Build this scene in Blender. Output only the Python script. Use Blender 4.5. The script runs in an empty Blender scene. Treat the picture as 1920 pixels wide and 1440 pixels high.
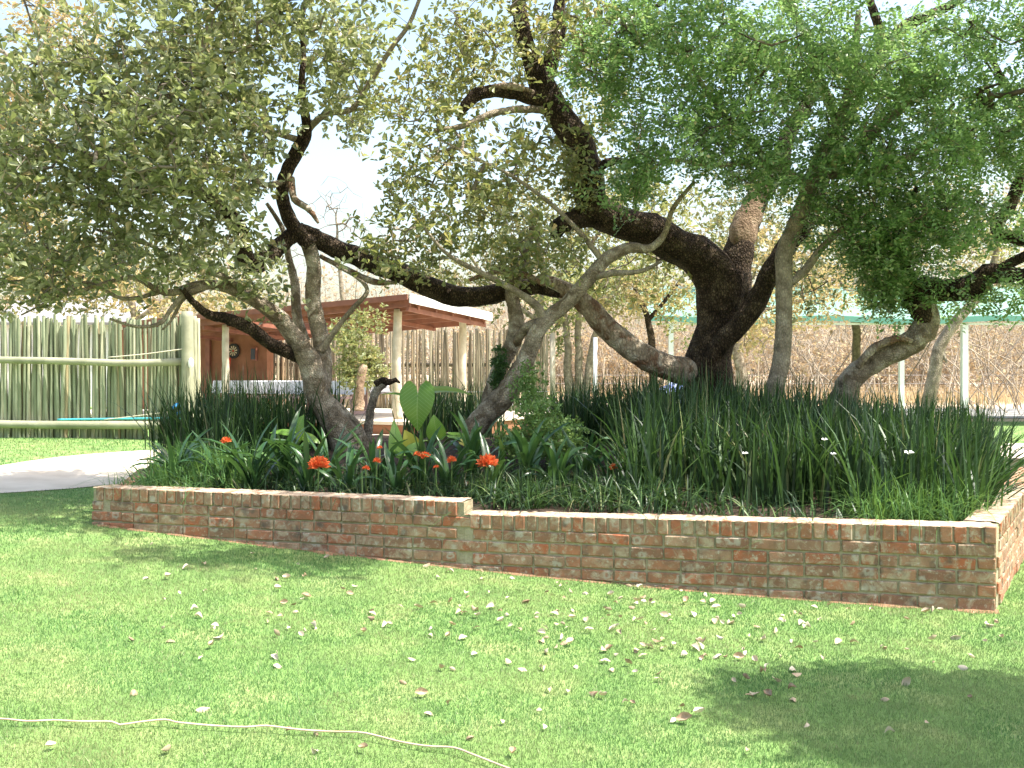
import bpy, bmesh, math, random
import numpy as np
from mathutils import Vector, Matrix, noise, Euler
R = math.radians
rnd = random.Random(7)
rng = np.random.default_rng(11)
sc = bpy.context.scene
col = sc.collection
F = 1867.0; HZ = 700.0; CZ = 1.5          # focal length and horizon in photo pixels, eye height

# ------------------------------------------------------------ camera, sky, sun, exposure
cam_d = bpy.data.cameras.new('camera'); cam = bpy.data.objects.new('camera', cam_d); col.objects.link(cam)
cam.location = (0, 0, CZ); cam.rotation_euler = (R(90), 0, 0)
cam_d.sensor_width = 36; cam_d.lens = 36 * F / 1920; cam_d.shift_y = -(720 - HZ) / 1920
cam_d.clip_start = .05; cam_d.clip_end = 2000
sc.camera = cam
SUN_EL = R(63); sh = Vector((.963, -.268, 0)).normalized()
sun_dir = Vector((sh.x * math.cos(SUN_EL), sh.y * math.cos(SUN_EL), math.sin(SUN_EL)))
w = bpy.data.worlds.new('World'); sc.world = w; w.use_nodes = True
nt = w.node_tree; bg = nt.nodes['Background']
sky = nt.nodes.new('ShaderNodeTexSky'); sky.sky_type = 'NISHITA'; sky.sun_disc = False
sky.sun_elevation = SUN_EL; sky.sun_rotation = math.atan2(sh.x, sh.y)
sky.air_density = 1.5; sky.dust_density = 4.0; sky.ozone_density = 1.0
nt.links.new(sky.outputs[0], bg.inputs[0]); bg.inputs[1].default_value = .135
sl = bpy.data.lights.new('sun', 'SUN'); so = bpy.data.objects.new('sun', sl); col.objects.link(so)
sl.energy = 4.4; sl.angle = R(.53); sl.color = (1, .95, .87)
so.rotation_euler = sun_dir.to_track_quat('Z', 'Y').to_euler()
sc.view_settings.view_transform = 'Standard'; sc.view_settings.look = 'None'
sc.view_settings.exposure = 1.52; sc.view_settings.gamma = 1; sc.view_settings.use_curve_mapping = False

# ------------------------------------------------------------ helpers
def U(x, y, Z): return Vector(((x - 960) / F * Z, Z, CZ - (y - HZ) / F * Z))
def sst(a, b, v):
    t = np.clip((v - a) / (b - a), 0, 1); return t * t * (3 - 2 * t)
def zg(x, y): return .46 * sst(-.5, 1.6, -np.asarray(x) * .18 + (np.asarray(y) - 8) * .03 * (np.asarray(y) < 60) + 0)
def G(x, y):
    Z = 8.
    for _ in range(25):
        X = (x - 960) / F * Z; Z = .5 * Z + .5 * F * (CZ - float(zg(X, Z))) / (y - HZ)
    return Vector(((x - 960) / F * Z, Z, float(zg((x - 960) / F * Z, Z))))
def tag(o, label=None, cat=None, group=None, kind=None):
    if label: o['label'] = label
    if cat: o['category'] = cat
    if group: o['group'] = group
    if kind: o['kind'] = kind
    return o
def empty(name, loc, label, cat, group=None, rz=0):
    o = bpy.data.objects.new(name, None); col.objects.link(o); o.location = loc
    o.rotation_euler = (0, 0, rz); o.empty_display_size = .1
    M[o.name] = Matrix.Translation(Vector(loc)) @ Matrix.Rotation(rz, 4, 'Z')
    return tag(o, label, cat, group)
M = {}
def link(name, me, mat=None, parent=None, world=True, smooth=False):
    """world=True: the mesh is in world space and is brought into its parent's frame"""
    if mat and not me.materials: me.materials.append(mat)
    if smooth: me.shade_smooth()
    o = bpy.data.objects.new(name, me); col.objects.link(o)
    if parent is not None:
        o.parent = parent
        if world and parent.name in M: o.matrix_parent_inverse = M[parent.name].inverted()
    return o
def mesh_np(V, Fc):
    V = np.asarray(V, np.float32).reshape(-1, 3); Fc = np.asarray(Fc, np.int32); k = Fc.shape[1]
    me = bpy.data.meshes.new('m'); me.vertices.add(len(V)); me.vertices.foreach_set('co', V.ravel())
    me.loops.add(Fc.size); me.loops.foreach_set('vertex_index', Fc.ravel())
    me.polygons.add(len(Fc)); me.polygons.foreach_set('loop_start', np.arange(len(Fc), dtype=np.int32) * k)
    me.update(calc_edges=True); return me
class MB:
    def __init__(s): s.v = []; s.f = []; s.n = 0
    def add(s, V, Fc):
        V = np.asarray(V, float).reshape(-1, 3); s.v.append(V); s.f += [tuple(int(i) + s.n for i in f) for f in Fc]; s.n += len(V)
    def box(s, c, size, rot=None, ax=None):
        h = np.array(size) / 2
        V = np.array([[x, y, z] for x in (-1, 1) for y in (-1, 1) for z in (-1, 1)]) * h
        if ax is not None: V = V @ np.array(ax)      # rows are the axes
        elif rot is not None: V = V @ np.array(Matrix.Rotation(rot, 3, 'Z').transposed())
        s.add(V + np.array(c), [(0, 1, 3, 2), (4, 6, 7, 5), (0, 4, 5, 1), (2, 3, 7, 6), (0, 2, 6, 4), (1, 5, 7, 3)])
    def bar(s, a, b, wd, ht):
        a = Vector(a); b = Vector(b); d = (b - a); L = d.length; d.normalize()
        sd = d.cross(Vector((0, 0, 1)));
        if sd.length < 1e-3: sd = Vector((1, 0, 0))
        sd.normalize(); up = sd.cross(d)
        s.box((a + b) / 2, (L, wd, ht), ax=[list(d), list(sd), list(up)])
    def tube(s, pts, rad, k=8, cap=True, lump=0, seed=0):
        V, Fc = tube(pts, rad, k, cap, lump, seed); s.add(V, Fc)
    def mesh(s):
        me = bpy.data.meshes.new('m'); me.from_pydata(np.concatenate(s.v).tolist(), [], s.f); me.update(); return me
    def build(s, name, mat, parent=None, smooth=False, world=True): return link(name, s.mesh(), mat, parent, world, smooth)
def spline(P, step):
    """Catmull-Rom through rows of P (any width), resampled at about step (first three columns)"""
    P = np.array(P, float); out = []
    for i in range(len(P) - 1):
        p0 = P[max(i - 1, 0)]; p1 = P[i]; p2 = P[i + 1]; p3 = P[min(i + 2, len(P) - 1)]
        n = max(1, int(np.linalg.norm((p2 - p1)[:3]) / step + .5))
        for j in range(n):
            t = j / n
            out.append(.5 * ((2 * p1) + (-p0 + p2) * t + (2 * p0 - 5 * p1 + 4 * p2 - p3) * t * t + (-p0 + 3 * p1 - 3 * p2 + p3) * t ** 3))
    out.append(P[-1]); return np.array(out)
def tube(pts, rad, k=8, cap=True, lump=0, seed=0):
    P = np.array([list(p) for p in pts], float); n = len(P)
    rad = np.ones(n) * rad if np.isscalar(rad) else np.array(rad, float)
    T = np.gradient(P, axis=0); T /= np.linalg.norm(T, axis=1)[:, None] + 1e-9
    a = np.array([0, 0, 1.]) if abs(T[0][2]) < .9 else np.array([1., 0, 0])
    N = np.cross(T[0], a); N /= np.linalg.norm(N); V = []
    for i in range(n):
        N = N - T[i] * N.dot(T[i]); N /= np.linalg.norm(N) + 1e-9; B = np.cross(T[i], N)
        for j in range(k):
            an = 2 * math.pi * j / k; d = N * math.cos(an) + B * math.sin(an); r = rad[i]
            if lump:
                q = P[i] + d * r
                r *= 1 + lump * noise.noise(Vector(q * (1.1 / max(rad[i] * 2, .05))) + Vector((seed, 0, 0))) + lump * .7 * noise.noise(Vector(q * 14) + Vector((0, seed, 0)))
            V.append(P[i] + d * r)
    Fc = [(i * k + j, i * k + (j + 1) % k, (i + 1) * k + (j + 1) % k, (i + 1) * k + j) for i in range(n - 1) for j in range(k)]
    if cap: Fc += [tuple(range(k))[::-1], tuple(range((n - 1) * k, n * k))]
    return V, Fc

# ------------------------------------------------------------ materials
def newmat(name):
    m = bpy.data.materials.new(name); m.use_nodes = True; n = m.node_tree.nodes; return m, n, m.node_tree.links, n['Principled BSDF']
def ramp(n, l, src, stops):
    r = n.new('ShaderNodeValToRGB'); e = r.color_ramp.elements
    while len(e) < len(stops): e.new(.5)
    for i, (p, c) in enumerate(stops): e[i].position = p; e[i].color = (*c, 1)
    l.new(src, r.inputs[0]); return r.outputs[0]
def mixc(n, l, f, a, b, mode='MIX'):
    x = n.new('ShaderNodeMix'); x.data_type = 'RGBA'; x.blend_type = mode
    for s, v in ((0, f), (6, a), (7, b)):
        if hasattr(v, 'is_linked'): l.new(v, x.inputs[s])
        elif s == 0: x.inputs[0].default_value = v
        else: x.inputs[s].default_value = (*v, 1)
    return x.outputs[2]
def math_(n, l, op, a, b=None, c=None):
    x = n.new('ShaderNodeMath'); x.operation = op
    for i, v in enumerate((a, b, c)):
        if v is None: continue
        if hasattr(v, 'is_linked'): l.new(v, x.inputs[i])
        else: x.inputs[i].default_value = v
    return x.outputs[0]
def noi(n, l, scale, detail=4, vec=None, dist=0, rough=.55):
    t = n.new('ShaderNodeTexNoise'); t.inputs['Scale'].default_value = scale; t.inputs['Detail'].default_value = detail
    t.inputs['Distortion'].default_value = dist; t.inputs['Roughness'].default_value = rough
    if vec is None:
        g = n.new('ShaderNodeNewGeometry'); vec = g.outputs['Position']
    l.new(vec, t.inputs['Vector']); return t.outputs['Fac']
def stretch(n, l, sx, sy, sz):
    g = n.new('ShaderNodeNewGeometry'); mp = n.new('ShaderNodeMapping'); mp.inputs['Scale'].default_value = (sx, sy, sz)
    l.new(g.outputs['Position'], mp.inputs[0]); return mp.outputs[0]
def bump(n, l, b, h, strength, dist):
    x = n.new('ShaderNodeBump'); x.inputs['Strength'].default_value = strength; x.inputs['Distance'].default_value = dist
    l.new(h, x.inputs['Height']); l.new(x.outputs[0], b.inputs['Normal'])
def simple(name, stops, scale=6, rough=.8, bmp=.3, bd=.01, detail=6, spec=.3):
    m, n, l, b = newmat(name); f = noi(n, l, scale, detail)
    l.new(ramp(n, l, f, stops), b.inputs['Base Color']); b.inputs['Roughness'].default_value = rough
    b.inputs['Specular IOR Level'].default_value = spec
    if bmp: bump(n, l, b, noi(n, l, scale * 5, 4), bmp, bd)
    return m
def leafmat(name, stops, trans=.4, tcol=(.3, .45, .05), rough=.45, spec=.4, patch=None, pscale=.8):
    """island-random leaf colour, light passing through the blade"""
    m, n, l, b = newmat(name); g = n.new('ShaderNodeNewGeometry')
    c = ramp(n, l, g.outputs['Random Per Island'], stops)
    if patch: c = mixc(n, l, ramp(n, l, noi(n, l, pscale, 3), [(.45, (0, 0, 0)), (.62, (1, 1, 1))]), c, patch)
    if name == 'lawn_blade': c = mixc(n, l, ramp(n, l, noi(n, l, 2.3, 6, rough=.7), [(.56, (0, 0, 0)), (.68, (.75, .75, .75))]), c, (.36, .33, .17))
    l.new(c, b.inputs['Base Color']); b.inputs['Roughness'].default_value = rough; b.inputs['Specular IOR Level'].default_value = spec
    t = n.new('ShaderNodeBsdfTranslucent'); l.new(mixc(n, l, .5, c, tcol), t.inputs[0])
    mx = n.new('ShaderNodeMixShader'); mx.inputs[0].default_value = trans
    l.new(b.outputs[0], mx.inputs[1]); l.new(t.outputs[0], mx.inputs[2]); l.new(mx.outputs[0], n['Material Output'].inputs[0])
    return m
def barkmat(name, stops, scale=9, ring=0, blotch=None, crack=60, bs=.8):
    m, n, l, b = newmat(name)
    f = noi(n, l, scale, 8, rough=.65); c = ramp(n, l, f, stops)
    if blotch: c = mixc(n, l, ramp(n, l, noi(n, l, 5.5, 5, dist=.8), [(.5, (0, 0, 0)), (.6, (1, 1, 1))]), c, blotch)
    v = n.new('ShaderNodeTexVoronoi'); v.inputs['Scale'].default_value = crack; v.feature = 'DISTANCE_TO_EDGE'
    mp = stretch(n, l, 1, 1, .55); l.new(mp, v.inputs['Vector'])
    ck = ramp(n, l, v.outputs['Distance'], [(0, (0, 0, 0)), (.25, (1, 1, 1))])
    c = mixc(n, l, .65 if 'dark' in name else .3, c, mixc(n, l, 1, c, ck, 'MULTIPLY'))
    l.new(c, b.inputs['Base Color']); b.inputs['Roughness'].default_value = .9; b.inputs['Specular IOR Level'].default_value = .15
    h = math_(n, l, 'ADD', ck, math_(n, l, 'MULTIPLY', noi(n, l, 35, 6), 1.6))
    if ring: h = math_(n, l, 'ADD', h, math_(n, l, 'MULTIPLY', noi(n, l, 30, 3, stretch(n, l, .5, .5, 3)), ring))
    bump(n, l, b, h, bs, .018)
    return m
def brickmat():
    m, n, l, b = newmat('old_clay_brick'); oi = n.new('ShaderNodeObjectInfo')
    base = ramp(n, l, oi.outputs['Random'], [(0, (.42, .13, .06)), (.15, (.33, .13, .07)), (.35, (.36, .19, .11)), (.5, (.24, .12, .075)), (.7, (.34, .22, .14)), (.88, (.42, .17, .09)), (1, (.27, .18, .12))])
    base = mixc(n, l, ramp(n, l, noi(n, l, 14, 5), [(.4, (0, 0, 0)), (.7, (.8, .8, .8))]), base, (.19, .12, .075))
    # lime and mortar smeared over the clay
    base = mixc(n, l, ramp(n, l, noi(n, l, 11, 8, dist=.8, rough=.7), [(.49, (0, 0, 0)), (.64, (.85, .85, .85))]), base, (.42, .345, .235))
    base = mixc(n, l, ramp(n, l, noi(n, l, 26, 6, rough=.7), [(.56, (0, 0, 0)), (.68, (.8, .8, .8))]), base, (.5, .46, .36))
    base = mixc(n, l, ramp(n, l, noi(n, l, 7, 3, rough=.5), [(.6, (0, 0, 0)), (.72, (.7, .7, .7))]), base, (.09, .085, .07))
    # pale blotches of old whitewash with dark middles, square to round
    v = n.new('ShaderNodeTexVoronoi'); v.inputs['Scale'].default_value = 12; v.distance = 'MINKOWSKI'; v.inputs['Exponent'].default_value = 3
    g = n.new('ShaderNodeNewGeometry'); nz = n.new('ShaderNodeTexNoise'); nz.inputs['Scale'].default_value = 24; l.new(g.outputs['Position'], nz.inputs['Vector'])
    va = n.new('ShaderNodeVectorMath'); va.operation = 'MULTIPLY_ADD'; l.new(nz.outputs['Color'], va.inputs[0]); va.inputs[1].default_value = (.05, .05, .05); l.new(g.outputs['Position'], va.inputs[2]); l.new(va.outputs[0], v.inputs['Vector'])
    ringf = ramp(n, l, v.outputs['Distance'], [(.0, (0, 0, 0)), (.12, (.1, .1, .1)), (.2, (.6, .6, .6)), (.3, (.5, .5, .5)), (.42, (0, 0, 0))])
    pick = ramp(n, l, v.outputs['Color'], [(.62, (0, 0, 0)), (.66, (1, 1, 1))])
    rf = mixc(n, l, 1, ringf, pick, 'MULTIPLY'); base = mixc(n, l, rf, base, (.45, .43, .35))
    l.new(base, b.inputs['Base Color']); b.inputs['Roughness'].default_value = .9; b.inputs['Specular IOR Level'].default_value = .2
    bump(n, l, b, noi(n, l, 60, 8, rough=.7), .8, .008)
    return m
MB_brick = brickmat()
m_mortar = simple('lime_mortar', [(.3, (.27, .23, .14)), (.6, (.38, .33, .22)), (.8, (.5, .44, .32))], 12, .95, .9, .012)
m_bark_dark = barkmat('dark_fissured_bark', [(.3, (.028, .019, .013)), (.5, (.085, .06, .04)), (.68, (.2, .15, .1))], 8, 0, None, 42, 1.0)
m_bark_pale = barkmat('pale_mottled_bark', [(.34, (.14, .11, .08)), (.5, (.37, .305, .225)), (.65, (.62, .55, .44))], 7, 1.2, (.22, .17, .115), 55, .7)
m_bark_grey = barkmat('grey_smooth_bark', [(.3, (.15, .12, .085)), (.5, (.31, .26, .19)), (.7, (.47, .41, .31))], 9, .6, None, 50, .5)
m_deadwood = barkmat('weathered_dead_wood', [(.3, (.13, .09, .06)), (.5, (.36, .29, .21)), (.66, (.62, .56, .46))], 6, .3, (.2, .12, .075), 30, .6)
m_torn = simple('torn_dry_wood', [(.3, (.12, .075, .045)), (.55, (.3, .21, .14)), (.8, (.42, .33, .24))], 9, .9, 1, .03)
m_twig = simple('grey_twig_bark', [(.3, (.1, .08, .06)), (.7, (.26, .22, .17))], 5, .9, 0)
m_twig_dark = simple('brown_twig_bark', [(.3, (.05, .038, .028)), (.7, (.15, .115, .08))], 5, .9, 0)
m_leaf_olive = leafmat('olive_broad_leaf', [(0, (.09, .115, .055)), (.35, (.18, .21, .1)), (.7, (.28, .31, .16)), (.9, (.4, .42, .25)), (1, (.4, .3, .15))], .42, (.4, .46, .13), .3, .6)
m_leaf_mid = leafmat('yellow_green_leaf', [(0, (.12, .16, .06)), (.5, (.22, .26, .11)), (.88, (.34, .34, .16)), (1, (.42, .3, .12))], .44, (.42, .42, .1), .4, .5)
m_leaf_bright = leafmat('fresh_small_leaf', [(0, (.075, .14, .05)), (.4, (.14, .25, .085)), (.75, (.23, .36, .14)), (.92, (.34, .43, .21)), (1, (.4, .34, .16))], .48, (.32, .5, .13), .3, .6)
m_leaf_yellow = leafmat('autumn_yellow_leaf', [(0, (.28, .25, .11)), (.4, (.42, .34, .17)), (.75, (.5, .36, .2)), (1, (.33, .34, .14))], .4, (.5, .4, .14), .6, .2)
m_leaf_back = leafmat('background_leaf', [(0, (.12, .15, .06)), (.5, (.22, .23, .1)), (1, (.38, .3, .15))], .35, (.35, .35, .1), .6, .2)
m_strap = leafmat('dark_strap_leaf', [(0, (.01, .024, .01)), (.55, (.024, .056, .02)), (.84, (.058, .115, .036)), (.96, (.12, .19, .055)), (1, (.22, .19, .1))], .2, (.12, .24, .04), .45, .35)  # lighter yellow-green stops paint sunlit blades at random; last stop is dry tan
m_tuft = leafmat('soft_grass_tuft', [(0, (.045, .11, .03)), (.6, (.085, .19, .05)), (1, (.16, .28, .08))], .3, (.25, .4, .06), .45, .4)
m_shrub = leafmat('light_shrub_leaf', [(0, (.09, .18, .05)), (.6, (.19, .32, .09)), (1, (.33, .44, .16))], .4, (.3, .42, .08), .4, .4)
m_creeper = leafmat('dark_creeper_leaf', [(0, (.03, .07, .02)), (1, (.07, .14, .04))], .25, (.15, .3, .05), .4, .4)
m_blade = leafmat('lawn_blade', [(0, (.075, .165, .05)), (.45, (.11, .225, .07)), (.8, (.155, .275, .095)), (.95, (.26, .31, .14)), (1, (.42, .37, .24))], .3, (.2, .36, .12), .5, .3, patch=(.25, .3, .125), pscale=1.0)
m_lawn = simple('lawn_thatch', [(.3, (.08, .13, .035)), (.5, (.14, .22, .065)), (.7, (.24, .27, .11))], 5, .95, .8, .02, 8)
m_lawn_far = simple('far_lawn', [(.3, (.1, .18, .05)), (.5, (.15, .25, .07)), (.7, (.24, .29, .11))], 3, .95, .8, .03, 10)
m_soil = simple('planting_soil', [(.3, (.03, .02, .014)), (.6, (.07, .045, .03)), (.8, (.14, .09, .05))], 9, .95, 1, .03)
m_earth = simple('dry_earth', [(.3, (.36, .26, .17)), (.5, (.46, .35, .24)), (.7, (.55, .44, .32))], .8, .95, .5, .03)
m_path = simple('pale_concrete', [(.25, (.47, .39, .3)), (.5, (.57, .49, .39)), (.75, (.65, .57, .47))], 2.2, .9, .4, .006, 8)
m_road = simple('worn_grey_road', [(.3, (.2, .2, .19)), (.7, (.3, .29, .27))], 2, .9, .3, .01)
m_drygrass = leafmat('dry_straw', [(0, (.4, .29, .17)), (.6, (.52, .4, .24)), (1, (.6, .5, .33))], .3, (.5, .4, .2), .8, .1)
m_dead = leafmat('dead_leaf', [(0, (.36, .25, .14)), (.5, (.55, .45, .32)), (1, (.7, .62, .5))], .2, (.5, .4, .2), .7, .2)
def objleaf(name, stops, trans, tcol, rough=.35, scale=25):
    m, n, l, b = newmat(name); oi = n.new('ShaderNodeObjectInfo')
    c = ramp(n, l, oi.outputs['Random'], stops)
    c = mixc(n, l, ramp(n, l, noi(n, l, scale, 4), [(.35, (.0, .0, .0)), (.75, (.45, .45, .45))]), c, stops[-1][1])
    l.new(c, b.inputs['Base Color']); b.inputs['Roughness'].default_value = rough
    t = n.new('ShaderNodeBsdfTranslucent'); l.new(mixc(n, l, .5, c, tcol), t.inputs[0])
    mx = n.new('ShaderNodeMixShader'); mx.inputs[0].default_value = trans
    l.new(b.outputs[0], mx.inputs[1]); l.new(t.outputs[0], mx.inputs[2]); l.new(mx.outputs[0], n['Material Output'].inputs[0])
    return m
m_clivia = objleaf('glossy_clivia_leaf', [(0, (.015, .045, .022)), (.5, (.027, .075, .032)), (.92, (.048, .12, .04)), (1, (.1, .18, .05))], .22, (.15, .3, .05), .28, 6)
m_olive_obj = objleaf('olive_leaf_piece', [(0, (.12, .15, .06)), (.5, (.19, .22, .1)), (1, (.3, .3, .15))], .35, (.36, .42, .1), .4, 3)
m_fallen = objleaf('fallen_dry_leaf', [(0, (.18, .1, .05)), (.25, (.34, .23, .13)), (.55, (.48, .39, .27)), (1, (.6, .53, .42))], .12, (.5, .4, .2), .6, 40)
m_taro = objleaf('elephant_ear_leaf', [(0, (.09, .22, .03)), (.6, (.13, .29, .04)), (1, (.24, .36, .06))], .4, (.4, .55, .05), .32, 7)
m_taro_y = objleaf('yellowing_leaf', [(0, (.5, .48, .08)), (1, (.58, .5, .12))], .3, (.6, .5, .08), .4, 7)
m_stalk = simple('green_stalk', [(.3, (.09, .16, .04)), (.7, (.16, .24, .07))], 9, .5, 0)
m_orange = leafmat('orange_petal', [(0, (.62, .09, .03)), (.5, (.75, .14, .045)), (1, (.8, .25, .09))], .3, (.9, .25, .08), .5, .3)
def polemat(name, stops, sc_=1):
    m, n, l, b = newmat(name); oi = n.new('ShaderNodeObjectInfo')
    c = ramp(n, l, oi.outputs['Random'], stops)
    f = noi(n, l, 9 * sc_, 5, stretch(n, l, 3, 3, .35)); c = mixc(n, l, ramp(n, l, f, [(.38, (0, 0, 0)), (.7, (.75, .75, .75))]), c, stops[0][1])
    l.new(c, b.inputs['Base Color']); b.inputs['Roughness'].default_value = .85; b.inputs['Specular IOR Level'].default_value = .2
    bump(n, l, b, noi(n, l, 30, 4, stretch(n, l, 3, 3, .3)), .4, .006); return m
m_pole = polemat('treated_green_pole', [(0, (.16, .18, .105)), (.3, (.27, .305, .195)), (.6, (.36, .39, .26)), (.85, (.47, .46, .32)), (1, (.4, .3, .17))])
m_pole_b = polemat('weathered_brown_pole', [(0, (.12, .095, .06)), (.3, (.25, .215, .145)), (.7, (.36, .325, .23)), (1, (.28, .2, .12))])
m_rail = simple('rail_timber', [(.3, (.21, .22, .14)), (.7, (.35, .35, .24))], 4, .8, .3)
m_postw = simple('pale_post_timber', [(.3, (.36, .31, .22)), (.55, (.5, .45, .34)), (.7, (.6, .56, .46))], 5, .8, .4)
m_redwood = simple('red_brown_timber', [(.3, (.17, .065, .042)), (.7, (.27, .11, .07))], 5, .6, .2)
m_sheet = simple('white_roof_sheet', [(.3, (.74, .74, .72)), (.7, (.82, .82, .8))], 3, .45, 0)
m_brown = simple('brown_wall_plaster', [(.3, (.2, .085, .045)), (.7, (.3, .14, .08))], 3, .9, .5)
m_cloth = simple('white_cloth', [(.3, (.66, .68, .74)), (.7, (.76, .77, .82))], 3, .8, 0)
m_pink = simple('pinkish_paint', [(.3, (.4, .27, .25)), (.7, (.48, .34, .32))], 3, .7, 0)
m_red = simple('red_cloth', [(.3, (.6, .05, .02)), (.7, (.72, .08, .035))], 5, .7, 0)
m_black = simple('black_board', [(.3, (.015, .015, .015)), (.7, (.03, .03, .03))], 5, .7, 0)
m_cream = simple('cream_board', [(.3, (.5, .42, .28)), (.7, (.58, .5, .35))], 5, .7, 0)
m_white = simple('white_paint', [(.3, (.72, .72, .7)), (.7, (.82, .82, .8))], 5, .5, 0)
m_blue = simple('blue_plastic', [(.3, (.03, .2, .5)), (.7, (.06, .3, .6))], 5, .4, 0)
m_teal = simple('turquoise_hose', [(.3, (.05, .35, .42)), (.7, (.1, .45, .5))], 5, .4, 0)
m_rope = simple('pale_rope', [(.3, (.5, .46, .34)), (.7, (.62, .58, .45))], 30, .9, .3)
m_cable = simple('cream_cable', [(.3, (.42, .3, .2)), (.7, (.6, .47, .34))], 8, .6, .2)
m_net = simple('green_shade_cloth', [(.3, (.13, .25, .2)), (.7, (.17, .3, .245))], 1.2, .8, .1)
m_netedge = simple('green_cloth_hem', [(.3, (.1, .26, .2)), (.7, (.13, .3, .24))], 1.2, .8, .1)
m_glass = simple('dark_window', [(.3, (.03, .04, .05)), (.7, (.05, .06, .08))], 2, .2, 0)
m_scrub = simple('dry_scrub_wood', [(.3, (.22, .18, .13)), (.7, (.5, .43, .34))], .4, .95, 0)
m_scrubleaf = leafmat('dry_scrub_leaf', [(0, (.34, .25, .15)), (.4, (.46, .36, .22)), (.8, (.54, .44, .28)), (1, (.4, .4, .2))], .3, (.5, .3, .15), .8, .1, patch=(.44, .38, .27), pscale=.16)
m_bluecloth = simple('blue_mottled_cloth', [(.38, (.05, .08, .3)), (.5, (.2, .26, .55)), (.62, (.45, .5, .7))], 22, .8, .3)
m_roofgrey = simple('grey_roof', [(.3, (.2, .2, .2)), (.7, (.3, .29, .28))], 3, .8, 0)

# ------------------------------------------------------------ ground, lawn, path, road
def gridsheet(name, xs, ys, dz, mat, zf=None):
    X, Y = np.meshgrid(xs, ys); Z = (zf or zg)(X, Y) + dz; nx = len(xs)
    V = np.stack([X, Y, Z], -1).reshape(-1, 3)
    Fc = [(j * nx + i, j * nx + i + 1, (j + 1) * nx + i + 1, (j + 1) * nx + i) for j in range(len(ys) - 1) for i in range(nx - 1)]
    o = link(name, mesh_np(V, Fc), mat, smooth=True); tag(o, kind='structure'); return o
xs = np.unique(np.concatenate([np.arange(-20, 20.1, .5), np.linspace(-700, -20, 20), np.linspace(20, 700, 20)]))
ys = np.unique(np.concatenate([np.arange(-6, 60, .5), np.linspace(60, 900, 22), [-60, -30]]))
gridsheet('ground', xs, ys, -.02, m_earth)
gridsheet('lawn', np.arange(-14, 20.1, .25), np.arange(-4, 31.1, .25), 0, m_lawn_far)
def strip(name, cl, dz, mat, step=.4):
    """cl rows: x, y, half width"""
    S = spline([(a, b, 0, h) for a, b, h in cl], step); V = []; n = 7
    T = np.gradient(S[:, :2], axis=0); T /= np.linalg.norm(T, axis=1)[:, None]
    for i in range(len(S)):
        nrm = np.array([-T[i][1], T[i][0]])
        for j in range(n):
            q = S[i, :2] + nrm * S[i, 3] * (j / (n - 1) * 2 - 1) * (1 + .03 * noise.noise(Vector((i * .2, j * 10., 3))))
            V.append((q[0], q[1], float(zg(q[0], q[1])) + dz))
    Fc = [(i * n + j, i * n + j + 1, (i + 1) * n + j + 1, (i + 1) * n + j) for i in range(len(S) - 1) for j in range(n - 1)]
    return tag(link(name, mesh_np(V, Fc), mat, smooth=True), kind='structure')
strip('path', [(-11, 7.4, .95), (-7.5, 8.7, .95), (-5.3, 10.6, 1.0), (-4.7, 12.9, 1.05), (-3.2, 14.7, 1.1), (0, 16.2, 1.2), (4, 17.2, 2.4), (7, 17.4, 3.6), (14, 17.6, 3.6), (24, 17.6, 3.6)], .008, m_path)
strip('road', [(-30, 38, 4.6), (0, 38, 4.6), (30, 38, 4.6), (60, 38, 4.6)], .0, m_road)

# front grass as real blades
def blades(n, xf, yf, hmin, hmax, wd, lean=.6):
    P = np.stack([xf, yf, zg(xf, yf)], -1); a = rng.uniform(0, 6.283, n); h = rng.uniform(hmin, hmax, n)
    ln = rng.normal(0, lean, n) * h; b = rng.uniform(0, 6.283, n)
    sd = np.stack([np.cos(a), np.sin(a), np.zeros(n)], -1) * (wd * rng.uniform(.6, 1.3, n))[:, None] / 2
    tip = P + np.stack([np.cos(b) * ln, np.sin(b) * ln, h], -1)
    V = np.stack([P - sd, P + sd, tip], 1).reshape(-1, 3); return V, np.arange(3 * n).reshape(-1, 3)
A = np.array([3.04, 6.24]); B = np.array([-3.46, 8.19]); u = (B - A) / np.linalg.norm(B - A); LW = float(np.linalg.norm(B - A))
nrm_f = np.array([-.287, -.957])
v_s = np.array([.52, .853]); v_s /= np.linalg.norm(v_s); n_s = np.array([v_s[1], -v_s[0]])
def inbed(x, y, m=0.0):
    d1 = (x - A[0]) * nrm_f[0] + (y - A[1]) * nrm_f[1]; d2 = (x - A[0]) * n_s[0] + (y - A[1]) * n_s[1]
    d3 = -(x + 3.46) * .984 - (y - 8.19) * .18
    return (d1 < -m) & (d2 < -m) & (d3 < -m) & (y < 13 - m)
def lawn_pts(n, z0, z1, gam=1.0):
    Z = z0 + (z1 - z0) * rng.random(n) ** gam; X = rng.uniform(-.56, .56, n) * Z
    k = ~inbed(X, Z); return X[k], Z[k]
VV = []; FF = []; off = 0
PS = spline([(-11, 7.4, .95, 0), (-7.5, 8.7, .95, 0), (-5.3, 10.6, 1.0, 0), (-4.7, 12.9, 1.05, 0), (-3.2, 14.7, 1.1, 0)], .15)
for (n, z0, z1, h0, h1, wd) in ((190000, 3.4, 5.2, .008, .022, .003), (170000, 5.2, 7.4, .009, .024, .004), (120000, 7.4, 11, .01, .026, .006)):
    x, y = lawn_pts(n, z0, z1)
    if z1 > 10:
        k = np.ones(len(x), bool)
        for a, b, h, _ in PS: k &= (x - a) ** 2 + (y - b) ** 2 > (h + .0) ** 2
        x, y = x[k], y[k]
    V, Fc = blades(len(x), x, y, h0, h1, wd); VV.append(V); FF.append(Fc + off); off += len(V)
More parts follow.
